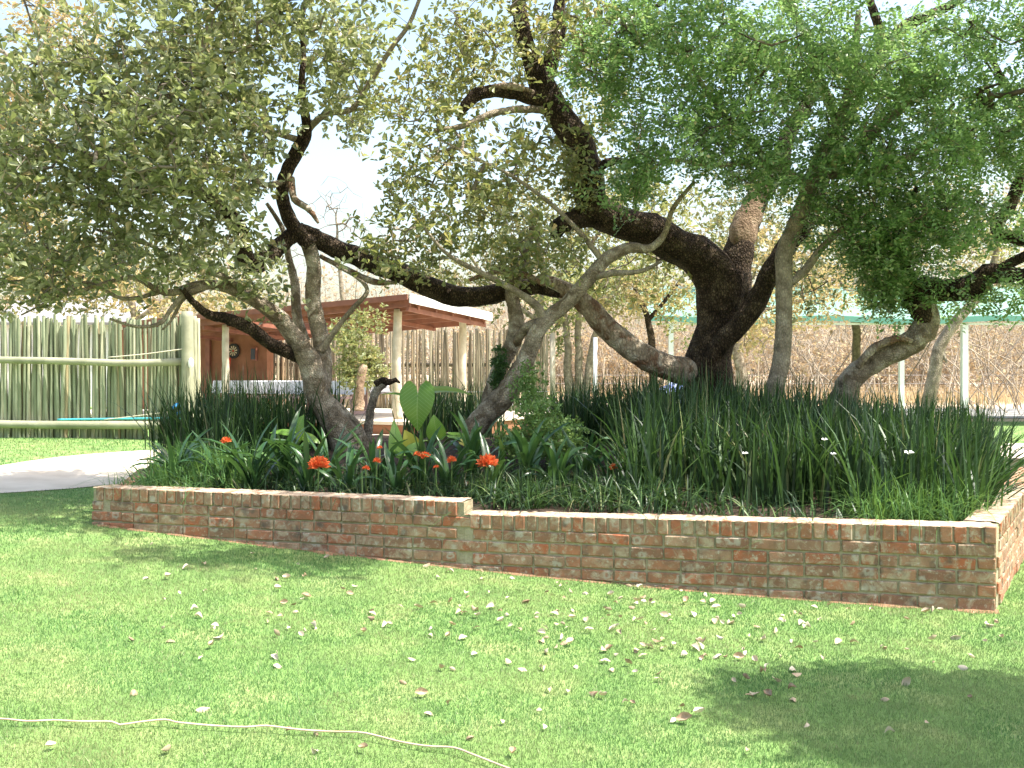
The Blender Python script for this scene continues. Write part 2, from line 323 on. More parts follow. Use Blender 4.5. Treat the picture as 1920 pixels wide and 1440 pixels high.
tag(link('lawn_grass', mesh_np(np.concatenate(VV), np.concatenate(FF)), m_blade), 'short sunlit green grass of the lawn in front of the brick wall', 'grass', kind='stuff')
# far lawn blades
x = rng.uniform(-14, -4.5, 30000); y = rng.uniform(11, 16, 30000)
k = np.ones(len(x), bool)
for a, b, h, _ in PS: k &= (x - a) ** 2 + (y - b) ** 2 > h ** 2
k &= (y > 9.5) & (x < -3.6); x, y = x[k], y[k]
x2 = rng.uniform(6, 18, 20000); y2 = rng.uniform(21.4, 31, 20000); x = np.r_[x, x2]; y = np.r_[y, y2]
V, Fc = blades(len(x), x, y, .015, .035, .012)
tag(link('distant_grass', mesh_np(V, Fc), m_blade), 'bright short grass of the far lawn strips beyond the pale path', 'grass', kind='stuff')

# ------------------------------------------------------------ brick planter wall
def brick_mesh(sx, sy, sz, seed):
    bm = bmesh.new(); bmesh.ops.create_cube(bm, size=1); r = random.Random(seed)
    for v in bm.verts: v.co = Vector((v.co.x * sx, v.co.y * sy, v.co.z * sz)) + Vector([r.uniform(-.0022, .0022) for _ in range(3)])
    bmesh.ops.bevel(bm, geom=bm.edges[:], offset=.006, segments=1, affect='EDGES')
    for v in bm.verts: v.co += Vector([r.uniform(-.0012, .0012) for _ in range(3)])
    me = bpy.data.meshes.new('brick'); bm.to_mesh(me); bm.free(); me.materials.append(MB_brick); return me
str_m = [brick_mesh(.220, .106, .071, i) for i in range(6)]; half_m = [brick_mesh(.106, .106, .071, 20 + i) for i in range(3)]
row_m = [brick_mesh(.071, .222, .105, 40 + i) for i in range(6)]
TS = 3.55
def ztop(t): return .535 - .062 * t / TS if t < TS else .563
wall = empty('brick_planter_wall', (0, 7.1, 0), 'long low old red brick wall with a stepped top edging the planted bed', 'wall')
def put(me, org, d, nrm, t, depth, z, hx=0):
    r = rnd
    ax = Matrix(((d[0], -nrm[0], 0), (d[1], -nrm[1], 0), (0, 0, 1))).to_4x4()
    q = org + d * t - nrm * (depth - r.uniform(-.005, .005))
    o = link('brick', me, None, wall)
    o.matrix_basis = Matrix.Translation((q[0], q[1], z + r.uniform(-.002, .002))) @ ax @ Euler((R(r.uniform(-1, 1)), R(r.uniform(-.8, .8)), R(r.uniform(-.9, .9)))).to_matrix().to_4x4()
nb = 0
t = .04
while t < LW - .03:
    z = ztop(t) - .0525
    if not (TS - .045 < t < TS + .045): put(rnd.choice(row_m), A, u, nrm_f, t, .1115, z); nb += 1
    t += .0855
for k in range(6):
    t = .0 if k % 2 == 0 else -.116
    while t < LW:
        c = t + .116; me = str_m; adv = .232; half = False
        if rnd.random() < .12: half = True; c = t + .058; adv = .116
        if k % 2 and t < 0: half = True; c = .058; adv = .232
        if c + (.058 if half else .116) > LW + .01: c = LW - .055; half = True
        zz = ztop(c) - .105 - .012 - k * .085 - .036 + .003
        q = A + u * c
        if zz + .02 > float(zg(*q)) and c < LW:
            put(rnd.choice(half_m if half else str_m), A, u, nrm_f, c, .053, zz); nb += 1
        t += adv
SL = 2.6
t = .30
while t < SL:
    put(rnd.choice(row_m), A, v_s, n_s, t, .111, .535 - .0525); nb += 1; t += .0855
for k in range(5):
    t = .10 if k % 2 else .22
    while t < SL:
        put(rnd.choice(str_m), A, v_s, n_s, t + .116, .053, .535 - .117 - k * .085 - .033); nb += 1; t += .232
core = MB()
def corebox(org, d, nrm, t0, t1, z0, z1a, z1b, ins=.014, dep=.214):
    P = []
    for t, z1 in ((t0, z1a), (t1, z1b)):
        for dd in (ins, dep):
            q = org + d * t - nrm * dd
            P += [(q[0], q[1], z0), (q[0], q[1], z1)]
    core.add(P, [(0, 1, 3, 2), (4, 6, 7, 5), (0, 4, 5, 1), (2, 3, 7, 6), (0, 2, 6, 4), (1, 5, 7, 3)])
corebox(A, u, nrm_f, .012, TS - .008, -.15, ztop(0) - .007, ztop(TS - .001) - .007)
corebox(A, u, nrm_f, TS - .006, LW - .012, -.15, ztop(TS + .1) - .007, ztop(LW) - .007)
corebox(A, v_s, n_s, .08, SL, -.15, .527, .527)
core.build('mortar', m_mortar, wall)
def cap(org, d, nrm, t0, t1, zf):
    V = []; Fc = []; ts = np.arange(t0, t1, .02); ds = (.004, .012, .05, .11, .17, .212, .22)
    for t in ts:
        for dd in ds:
            q = org + d * t - nrm * (dd + .008 * noise.noise(Vector((t * 20, dd * 9, 2)))); e = .0 if dd in (.004, .22) else .007
            V.append((q[0], q[1], zf(t) + e - .004 + .006 * noise.noise(Vector((t * 25, dd * 22, 5)))))
    k = len(ds); Fc = [(i * k + j, i * k + k + j, i * k + k + j + 1, i * k + j + 1) for i in range(len(ts) - 1) for j in range(k - 1)]
    link('mortar_cap', mesh_np(V, Fc), m_cap, wall, smooth=True)
m_cap = simple('worn_mortar_cap', [(.3, (.32, .18, .11)), (.48, (.42, .32, .23)), (.7, (.52, .45, .35))], 16, .95, .9, .01)
cap(A, u, nrm_f, .01, TS, ztop); cap(A, u, nrm_f, TS, LW - .005, ztop); cap(A, v_s, n_s, .22, SL, lambda t: .535)
# remaining length of the side wall and the left return, outside the picture or behind plants
wr = MB()
q0 = A + v_s * SL - n_s * .11; q1 = A + v_s * 4.6 - n_s * .11; wr.bar((q0[0], q0[1], .19), (q1[0], q1[1], .19), .222, .68)
q0 = B + np.array([.06, .08]) ; q1 = np.array([-3.9, 10.7]); wr.bar((q0[0] + .06, q0[1] + .1, .13), (q1[0], q1[1], .16), .2, .64)
wr.build('return_wall', MB_brick, wall)

# reddish earth at the foot of the wall
V = []; Fc = []; m_red_earth = simple('reddish_earth', [(.3, (.2, .1, .055)), (.7, (.34, .2, .12))], 14, .95, .8, .01)
for i, t in enumerate(np.arange(-.01, LW, .04)):
    for j in range(4):
        q = A + u * t + nrm_f * (-.02 + j * max(.007, .015 + .022 * noise.noise(Vector((t * 4, 1, 0))) + .012 * noise.noise(Vector((t * 17, 4, 0))))); V.append((q[0], q[1], float(zg(*q)) + .016 - .005 * j))
n_ = len(V) // 4; Fc = [(4 * i + j, 4 * i + j + 1, 4 * i + 5 + j, 4 * i + 4 + j) for i in range(n_ - 1) for j in range(3)]
tag(link('earth_edge', mesh_np(V, Fc), m_red_earth, smooth=True), kind='structure')
# bed soil
def zsoil(x, y):
    x = np.asarray(x, float); y = np.asarray(y, float)
    d1 = -((x - A[0]) * nrm_f[0] + (y - A[1]) * nrm_f[1])
    m = .47 + .33 * sst(.4, 3.2, d1) * sst(4.5, 1.5, x) * .9
    back = sst(14.5, 11.8, y); side = sst(-4.6, -3.9, x)
    return zg(x, y) * (1 - back * side) + m * back * side + .02 * np.sin(x * 7) * np.cos(y * 6)
gx = np.arange(-4.2, 6.2, .12); gy = np.arange(6.2, 14.4, .12); X, Y = np.meshgrid(gx, gy)
Zs = np.where(inbed(X, Y, .1), zsoil(X, Y), -.3)
V = np.stack([X, Y, Zs], -1).reshape(-1, 3); nx = len(gx); ok = inbed(X, Y, .1).reshape(-1)
Fc = [(j * nx + i, j * nx + i + 1, (j + 1) * nx + i + 1, (j + 1) * nx + i) for j in range(len(gy) - 1) for i in range(nx - 1)]
Fc = [f for f in Fc if all(ok[list(f)])]
tag(link('bed_soil', mesh_np(V, Fc), m_soil, smooth=True), kind='structure')

# ------------------------------------------------------------ foliage machinery
def grow(nodes, targets, step=.22, wob=.25):
    nodes = [np.array(p, float) for p in nodes]; par = [-1] * len(nodes)
    T = np.array(targets); n = len(T); NP = np.array(nodes)
    d2 = ((T[:, None, :] - NP[None]) ** 2).sum(-1); near = d2.argmin(1); dist = d2.min(1); tips = np.zeros(n, int)
    alive = np.ones(n, bool)
    for _ in range(n):
        i = int(np.where(alive, dist, 1e9).argmin()); alive[i] = False
        p0 = nodes[near[i]]; p1 = T[i]; L = math.sqrt(dist[i]); k = max(1, int(L / step + .5)); prev = near[i]; new = []
        bow = rng.normal(0, 1, 3) * L * .12; bow[2] += L * .05
        for j in range(1, k + 1):
            f = j / k; q = p0 + (p1 - p0) * f + bow * math.sin(f * math.pi) + (rng.normal(0, 1, 3) * step * wob if j < k else 0)
            nodes.append(q); par.append(prev); prev = len(nodes) - 1; new.append(q)
        tips[i] = prev
        for jj, q in enumerate(new):
            dd = ((T - q) ** 2).sum(1); m = dd < dist * .93; dist[m] = dd[m]; near[m] = len(nodes) - len(new) + jj
    return np.array(nodes), np.array(par), tips
def twigmesh(nodes, par, r0=.0035, rmax=.045, k=4, pw=.5):
    n = len(nodes); cnt = np.zeros(n)
    haschild = np.zeros(n, bool); haschild[par[par >= 0]] = True
    cnt[~haschild] = 1
    for i in range(n - 1, -1, -1):
        if par[i] >= 0: cnt[par[i]] += cnt[i]
    r = np.minimum(r0 * np.maximum(cnt, 1) ** pw, rmax); e = np.where(par >= 0)[0]; p = par[e]
    root = par[p] < 0; ra = np.where(root, r[e] * 1.15, np.minimum(r[p], r[e] * 1.7)); rb = r[e]
    Aa = nodes[p]; Bb = nodes[e]; D = Bb - Aa; D /= np.linalg.norm(D, axis=1)[:, None] + 1e-9
    ref = np.where(np.abs(D[:, 2:3]) < .9, np.array([[0, 0, 1.]]), np.array([[1., 0, 0]])); N = np.cross(D, ref); N /= np.linalg.norm(N, axis=1)[:, None]; Bn = np.cross(D, N)
    an = np.arange(k) * 2 * math.pi / k; C = np.cos(an)[None, :, None]; S = np.sin(an)[None, :, None]
    ring = N[:, None] * C + Bn[:, None] * S
    V = np.concatenate([Aa[:, None] + ring * ra[:, None, None], Bb[:, None] + D[:, None] * rb[:, None, None] * .5 + ring * rb[:, None, None]], 1)
    base = (np.arange(len(e)) * 2 * k)[:, None]; j = np.arange(k)
    Fc = np.stack([base + j, base + (j + 1) % k, base + k + (j + 1) % k, base + k + j], -1).reshape(-1, 4)
    return V.reshape(-1, 3), Fc
def unit(a): return a / (np.linalg.norm(a, axis=-1, keepdims=True) + 1e-9)
def leaves6(P, D, N, L, W, fold=.25):
    """obovate leaf: two folded quads"""
    D = unit(D); S = unit(np.cross(D, N)); N = np.cross(S, D); L = L[:, None]; W = W[:, None]
    b = P; t = P + D * L - N * L * .12
    def s(f, wf, sg): return P + D * L * f + S * W * wf * .5 * sg + N * W * wf * fold
    V = np.stack([b, s(.38, .62, 1), s(.76, 1, 1), t, s(.76, 1, -1), s(.38, .62, -1)], 1)
    i = (np.arange(len(P)) * 6)[:, None]
    Fc = np.stack([i + np.array([0, 1, 2, 3]), i + np.array([0, 3, 4, 5])], 1).reshape(-1, 4)
    return V.reshape(-1, 3), Fc
def leaves4(P, D, N, L, W, fold=.2):
    D = unit(D); S = unit(np.cross(D, N)); N = np.cross(S, D); L = L[:, None]; W = W[:, None]
    V = np.stack([P, P + D * L * .5 + S * W * .5 + N * W * fold, P + D * L, P + D * L * .5 - S * W * .5 + N * W * fold], 1)
    i = (np.arange(len(P)) * 4)[:, None]
    Fc = np.stack([i + np.array([0, 1, 2]), i + np.array([0, 2, 3])], 1).reshape(-1, 3)
    return V.reshape(-1, 3), Fc
def blobpts(blobs):
    """blobs: px x, px y, Z, rx px, ry px, rz m, count"""
    out = []
    for (x, y, Z, rx, ry, rz, n) in blobs:
        d = rng.normal(0, 1, (n, 3)); d = unit(d) * (rng.random((n, 1)) ** (1 / 2.6)); ZZ = Z + d[:, 2] * rz
        px = x + d[:, 0] * rx; py = y + d[:, 1] * ry
        out.append(np.stack([(px - 960) / F * Z + 0 * ZZ, ZZ, CZ - (py - HZ) / F * Z], -1))
    return np.concatenate(out)
def rosettes(T, m, rad, nl, L, W, sink=0):
    """whorls of broad leaves round twig tips"""
    C = np.repeat(T, m, 0) + rng.normal(0, rad, (len(T) * m, 3)) * [1, 1, .8]
    ax = unit(rng.normal(0, .7, C.shape) + [0, 0, .75]); n = len(C)
    C = np.repeat(C, nl, 0); ax = np.repeat(ax, nl, 0)
    rr = unit(np.cross(ax, rng.normal(0, 1, C.shape))); D = unit(rr + ax * rng.uniform(-.1, .9, (len(C), 1)))
    N = unit(ax + rng.normal(0, .35, C.shape)); LL = L * rng.uniform(.5, 1.3, len(C))
    return C + D * .008, D, N, LL, LL * W * rng.uniform(.8, 1.2, len(C))
def sprays(T, m, rad, k, L, W):
    """little feathered sprays of leaflets"""
    C = np.repeat(T, m, 0) + rng.normal(0, rad, (len(T) * m, 3)) * [1, 1, .75]
    D0 = unit(rng.normal(0, 1, C.shape) + [0, 0, .1]); N0 = unit(rng.normal(0, .5, C.shape) + [0, 0, 1]); S0 = unit(np.cross(D0, N0))
    P = []; D = []; N = []
    for j in range(k):
        sg = 1 if j % 2 else -1; f = (j // 2 + .5) * L * .75
        P.append(C + D0 * f); D.append(S0 * sg + D0 * .6 + rng.normal(0, .15, C.shape)); N.append(N0 + rng.normal(0, .25, C.shape))
    P = np.concatenate(P); LL = L * rng.uniform(.7, 1.25, len(P)); return P, np.concatenate(D), np.concatenate(N), LL, LL * W
leaf_obj_mesh = None
def make_tree(name, label, base, limbs, crown_specs, group=None, cat='tree', keep_leaves=0):
    """limbs: (part name, material, step, [(px,py,Z,diam px),...], lump); crown_specs: dict per foliage mass"""
    root = empty(name, base, label, cat, group); nodes = []
    for li, (pn, mat, pts, lump) in enumerate(limbs):
        th = {'pale_barked_tree': .76, 'forked_pale_tree': .78, 'slender_green_tree': .9}.get(name, 1)
        P = [list(U(x, y, Z)) + [d * th / F * Z / 2] for x, y, Z, d in pts]
        r = max(p[3] for p in P); S = spline(P, max(.03, r * .45))
        for i in range(len(S)):   # crooked wood
            q = Vector(S[i, :3] * 2.2)
            S[i, :3] += np.array(noise.noise_vector(q)) * r * .22
        kk = 18 if r > .12 else 12 if r > .05 else 8
        mb = MB(); mb.tube(S[:, :3], np.maximum(S[:, 3], .004), kk, True, lump, li * 3.7); mb.build(pn, mat, root, smooth=True)
        nodes += [S[i, :3] for i in range(0, len(S), 2)]
    nodes = np.array(nodes)
    for cs in crown_specs:
        T = blobpts(cs['blobs'])
        hole = cs.get('holes', [])
        if hole:
            px = T[:, 0] / T[:, 1] * F + 960; py = HZ + (CZ - T[:, 2]) / T[:, 1] * F; k = np.ones(len(T), bool)
            for hx, hy, hrx, hry in hole: k &= ((px - hx) / hrx) ** 2 + ((py - hy) / hry) ** 2 > 1
            T = T[k]
        T = T[T[:, 2] > 1.2] if cs.get('high', True) else T
        st = nodes if cs.get('zmin') is None else nodes[nodes[:, 2] > cs['zmin']]
        N_, P_, tips = grow(st, T, cs.get('step', .2), cs.get('wob', .22))
        V, Fc = twigmesh(N_, P_, cs.get('r0', .0032), cs.get('rmax', .04)); tag(link('twigs', mesh_np(V, Fc), cs['twig'], root), kind='stuff')
        if cs.get('leaf'):
            LT = T
            if cs.get('mid'): # leaves on twig mid nodes as well
                ids = np.where((P_ >= 0))[0]; ids = ids[rng.random(len(ids)) < cs['mid']]; LT = np.concatenate([T, N_[ids]])
            if cs['leaf'] == 'broad':
                a = rosettes(LT, cs['m'], cs['rad'], cs['nl'], cs['L'], cs['W'])
                if keep_leaves:
                    Pp, D, N, LL, WW = a; px = Pp[:, 0] / Pp[:, 1] * F + 960; py = HZ + (CZ - Pp[:, 2]) / Pp[:, 1] * F
                    vis = (px > 10) & (px < 1910) & (py > 10) & (py < 620); sc_ = np.where(vis, LL / Pp[:, 1], 0); ids = np.argsort(-sc_)[:keep_leaves]
                    V1, F1 = leaves6(np.zeros((1, 3)), np.array([[1., 0, 0]]), np.array([[0, 0, 1.]]), np.ones(1), np.ones(1) * cs['W']); lm = mesh_np(V1, F1)
                    for i in ids:
                        d = unit(D[i]); s = unit(np.cross(d, N[i])); nn = np.cross(s, d)
                        o = link('leaf', lm, m_olive_obj, root); Lc = LL[i]
                        # leaf axes: x along blade, y across, z normal
                        o.matrix_basis = Matrix(((d[0] * Lc, -s[0] * Lc, nn[0] * Lc, Pp[i][0]), (d[1] * Lc, -s[1] * Lc, nn[1] * Lc, Pp[i][1]), (d[2] * Lc, -s[2] * Lc, nn[2] * Lc, Pp[i][2]), (0, 0, 0, 1)))
                    m = np.ones(len(Pp), bool); m[ids] = False; a = tuple(q[m] for q in a); keep_leaves = 0
                V, Fc = leaves6(*a)
            else:
                a = sprays(LT, cs['m'], cs['rad'], cs['nl'], cs['L'], cs['W']); V, Fc = leaves4(*a)
            tag(link('foliage', mesh_np(V, Fc), cs['mat'], root), kind='stuff')
    return root

# ------------------------------------------------------------ the trees in the bed
HOLES = [(615, 345, 62, 88), (728, 118, 30, 60), (560, 500, 40, 40), (15, 60, 45, 60), (1345, 440, 60, 35)]
T1 = make_tree('pale_barked_tree', 'gnarled tree with mottled pale trunk leaning left, nearest the pole fence', U(645, 838, 10.4), [
    ('trunk', m_bark_pale, [(664, 856, 10.35, 96), (645, 820, 10.35, 76), (614, 768, 10.4, 64), (588, 712, 10.4, 60), (568, 668, 10.4, 52), (548, 630, 10.4, 44), (520, 592, 10.3, 40), (478, 565, 10.2, 33), (425, 542, 10.0, 26), (370, 536, 9.8, 22), (310, 548, 9.6, 17), (255, 520, 9.4, 13), (190, 535, 9.2, 10), (130, 552, 9.0, 7)], .16),
    ('root_flare', m_bark_pale, [(622, 745, 10.5, 8), (650, 772, 10.42, 12), (674, 802, 10.4, 18), (690, 850, 10.3, 26)], .2),
    ('limb', m_bark_pale, [(602, 765, 10.45, 40), (606, 700, 10.55, 44), (599, 630, 10.6, 42), (586, 560, 10.6, 39), (588, 500, 10.55, 36), (576, 450, 10.5, 36)], .13),
    ('limb', m_bark_dark, [(592, 690, 10.5, 24), (552, 668, 10.4, 32), (510, 648, 10.2, 32), (470, 618, 10.0, 32), (425, 598, 9.9, 29), (392, 590, 9.8, 22), (362, 566, 9.7, 17), (340, 540, 9.6, 12)], .18),
    ('limb', m_bark_pale, [(572, 640, 10.6, 26), (556, 590, 10.65, 25), (552, 530, 10.7, 22), (540, 480, 10.7, 17), (530, 430, 10.7, 13), (500, 380, 10.6, 9)], .13),
    ('limb', m_bark_dark, [(585, 462, 10.5, 40), (552, 425, 10.5, 38), (533, 385, 10.45, 34), (529, 345, 10.4, 32), (548, 300, 10.4, 34), (568, 262, 10.4, 34), (574, 235, 10.35, 26), (567, 180, 10.3, 18), (570, 110, 10.25, 15), (566, 50, 10.2, 12), (575, -20, 10.2, 9), (560, -120, 10.1, 7)], .12),
    ('limb', m_bark_dark, [(560, 430, 10.55, 36), (520, 465, 10.45, 42), (478, 494, 10.35, 50), (458, 478, 10.2, 42), (450, 430, 10.1, 34), (430, 400, 10.0, 32), (385, 370, 9.8, 28), (330, 352, 9.6, 20), (270, 330, 9.4, 14), (200, 290, 9.2, 9)], .15),
    ('limb', m_deadwood, [(545, 335, 10.3, 20), (552, 372, 10.2, 18), (580, 392, 10.1, 16), (597, 418, 10.05, 7)], .1),
    ('limb', m_bark_grey, [(574, 245, 10.4, 20), (610, 215, 10.3, 16), (660, 205, 10.25, 14), (690, 160, 10.2, 13), (735, 90, 10.1, 12), (770, 40, 10.1, 11), (800, -40, 10.0, 9)], .1),
    ('limb', m_bark_grey, [(560, 262, 10.4, 18), (520, 250, 10.3, 14), (460, 235, 10.1, 12), (420, 180, 9.9, 11), (400, 120, 9.8, 9), (370, 60, 9.7, 7)], .1),
    ('limb', m_bark_grey, [(535, 340, 10.4, 18), (490, 345, 10.2, 15), (455, 290, 10.1, 13), (440, 230, 9.9, 9)], .1),
    ('limb', m_bark_pale, [(470, 560, 10.2, 20), (420, 520, 9.9, 17), (350, 500, 9.6, 13), (280, 460, 9.4, 10), (180, 430, 9.1, 7)], .15),
    ('limb', m_bark_grey, [(400, 536, 9.9, 16), (350, 548, 9.7, 14), (322, 578, 9.6, 12), (300, 605, 9.5, 11), (255, 612, 9.4, 8), (205, 598, 9.3, 6)], .2),
    ('limb', m_bark_grey, [(385, 540, 9.9, 12), (345, 560, 9.8, 10), (322, 600, 9.75, 7), (305, 618, 9.7, 5)], .2),
    ('limb', m_bark_grey, [(300, 548, 9.6, 12), (230, 560, 9.4, 10), (160, 530, 9.2, 8), (100, 560, 9.0, 6), (40, 590, 8.9, 4)], .2),
    ('limb', m_bark_grey, [(600, 660, 10.5, 22), (632, 615, 10.5, 14), (662, 578, 10.5, 13), (688, 545, 10.5, 11), (668, 520, 10.5, 8), (630, 500, 10.4, 6)], .15),
], [dict(blobs=[(180, 230, 9.3, 170, 170, 1.5, 205), (330, 110, 9.5, 180, 120, 1.5, 150), (90, 410, 9.0, 140, 140, 1.2, 110), (330, 350, 9.6, 150, 120, 1.3, 150), (470, 60, 9.9, 140, 90, 1.3, 90),
                (440, 210, 9.8, 110, 110, 1.1, 90), (230, 490, 9.2, 200, 55, 1.0, 50), (60, 530, 8.9, 110, 50, .9, 32), (640, 80, 10.1, 120, 90, 1.1, 80), (650, 200, 10.2, 60, 60, .9, 35), (420, 480, 9.8, 100, 55, .8, 24), (500, 560, 10.3, 60, 40, .6, 10),
                (300, -160, 9.3, 380, 140, 1.8, 90), (0, 100, 8.8, 60, 200, 1.0, 30), (-170, 300, 8.8, 160, 300, 1.6, 120), (560, -150, 9.9, 200, 120, 1.5, 60), (480, -60, 8.3, 300, 60, .7, 50), (330, 240, 8.4, 190, 150, .6, 110)],
         holes=HOLES, twig=m_twig, leaf='broad', mat=m_leaf_olive, m=3, rad=.12, nl=6, L=.088, W=.44, mid=.3, r0=.0032, rmax=.03)], keep_leaves=260)

T2 = make_tree('forked_pale_tree', 'forked tree with two smooth pale stems rising from the middle of the bed', U(885, 815, 10.2), [
    ('trunk', m_bark_pale, [(868, 830, 10.1, 46), (890, 802, 10.1, 54), (930, 762, 10.1, 58), (965, 712, 10.1, 48), (992, 660, 10.05, 42), (1010, 615, 10.0, 40), (1035, 590, 10.0, 36), (1070, 562, 9.95, 35), (1108, 520, 9.9, 34), (1140, 482, 9.9, 32), (1180, 462, 9.9, 27), (1215, 466, 9.85, 20), (1245, 440, 9.8, 15), (1262, 390, 9.7, 12), (1300, 340, 9.6, 9)], .1),
    ('limb', m_bark_pale, [(912, 790, 10.2, 44), (925, 735, 10.3, 42), (938, 685, 10.35, 38), (962, 640, 10.4, 40), (966, 595, 10.45, 36), (960, 545, 10.5, 32), (975, 500, 10.5, 24), (990, 460, 10.5, 16), (1000, 400, 10.4, 10)], .14),
    ('limb', m_bark_pale, [(1018, 608, 10.05, 30), (990, 612, 10.1, 24), (965, 640, 10.3, 22)], .12),
    ('limb', m_bark_grey, [(1018, 600, 10.0, 26), (1000, 570, 9.9, 20), (940, 530, 9.7, 15), (880, 500, 9.5, 12), (830, 470, 9.3, 9), (790, 420, 9.2, 7)], .12),
    ('limb', m_bark_grey, [(1108, 522, 9.9, 18), (1150, 512, 9.8, 15), (1200, 508, 9.7, 11), (1240, 490, 9.6, 7)], .12),
    ('limb', m_bark_grey, [(1130, 490, 9.9, 16), (1090, 440, 9.8, 13), (1030, 380, 9.7, 11), (960, 330, 9.5, 9), (900, 300, 9.4, 7), (820, 260, 9.3, 5)], .12),
    ('limb', m_deadwood, [(880, 525, 10.0, 9), (930, 510, 9.95, 12), (985, 515, 9.9, 14), (1020, 535, 9.9, 10)], .12),
], [dict(blobs=[(790, 360, 9.6, 120, 110, 1.2, 60), (880, 290, 9.7, 140, 100, 1.2, 60), (920, 430, 9.7, 110, 80, 1.0, 62), (760, 470, 9.6, 110, 55, .9, 42), (1010, 480, 9.7, 80, 60, .8, 40), (790, 200, 9.8, 100, 90, 1.1, 50), (1040, 300, 10.3, 90, 110, .7, 45)],
         holes=HOLES + [(905, 235, 40, 20), (700, 370, 26, 50), (840, 560, 200, 30)], twig=m_twig, leaf='broad', mat=m_leaf_mid, m=3, rad=.12, nl=5, L=.078, W=.44, mid=.35)])

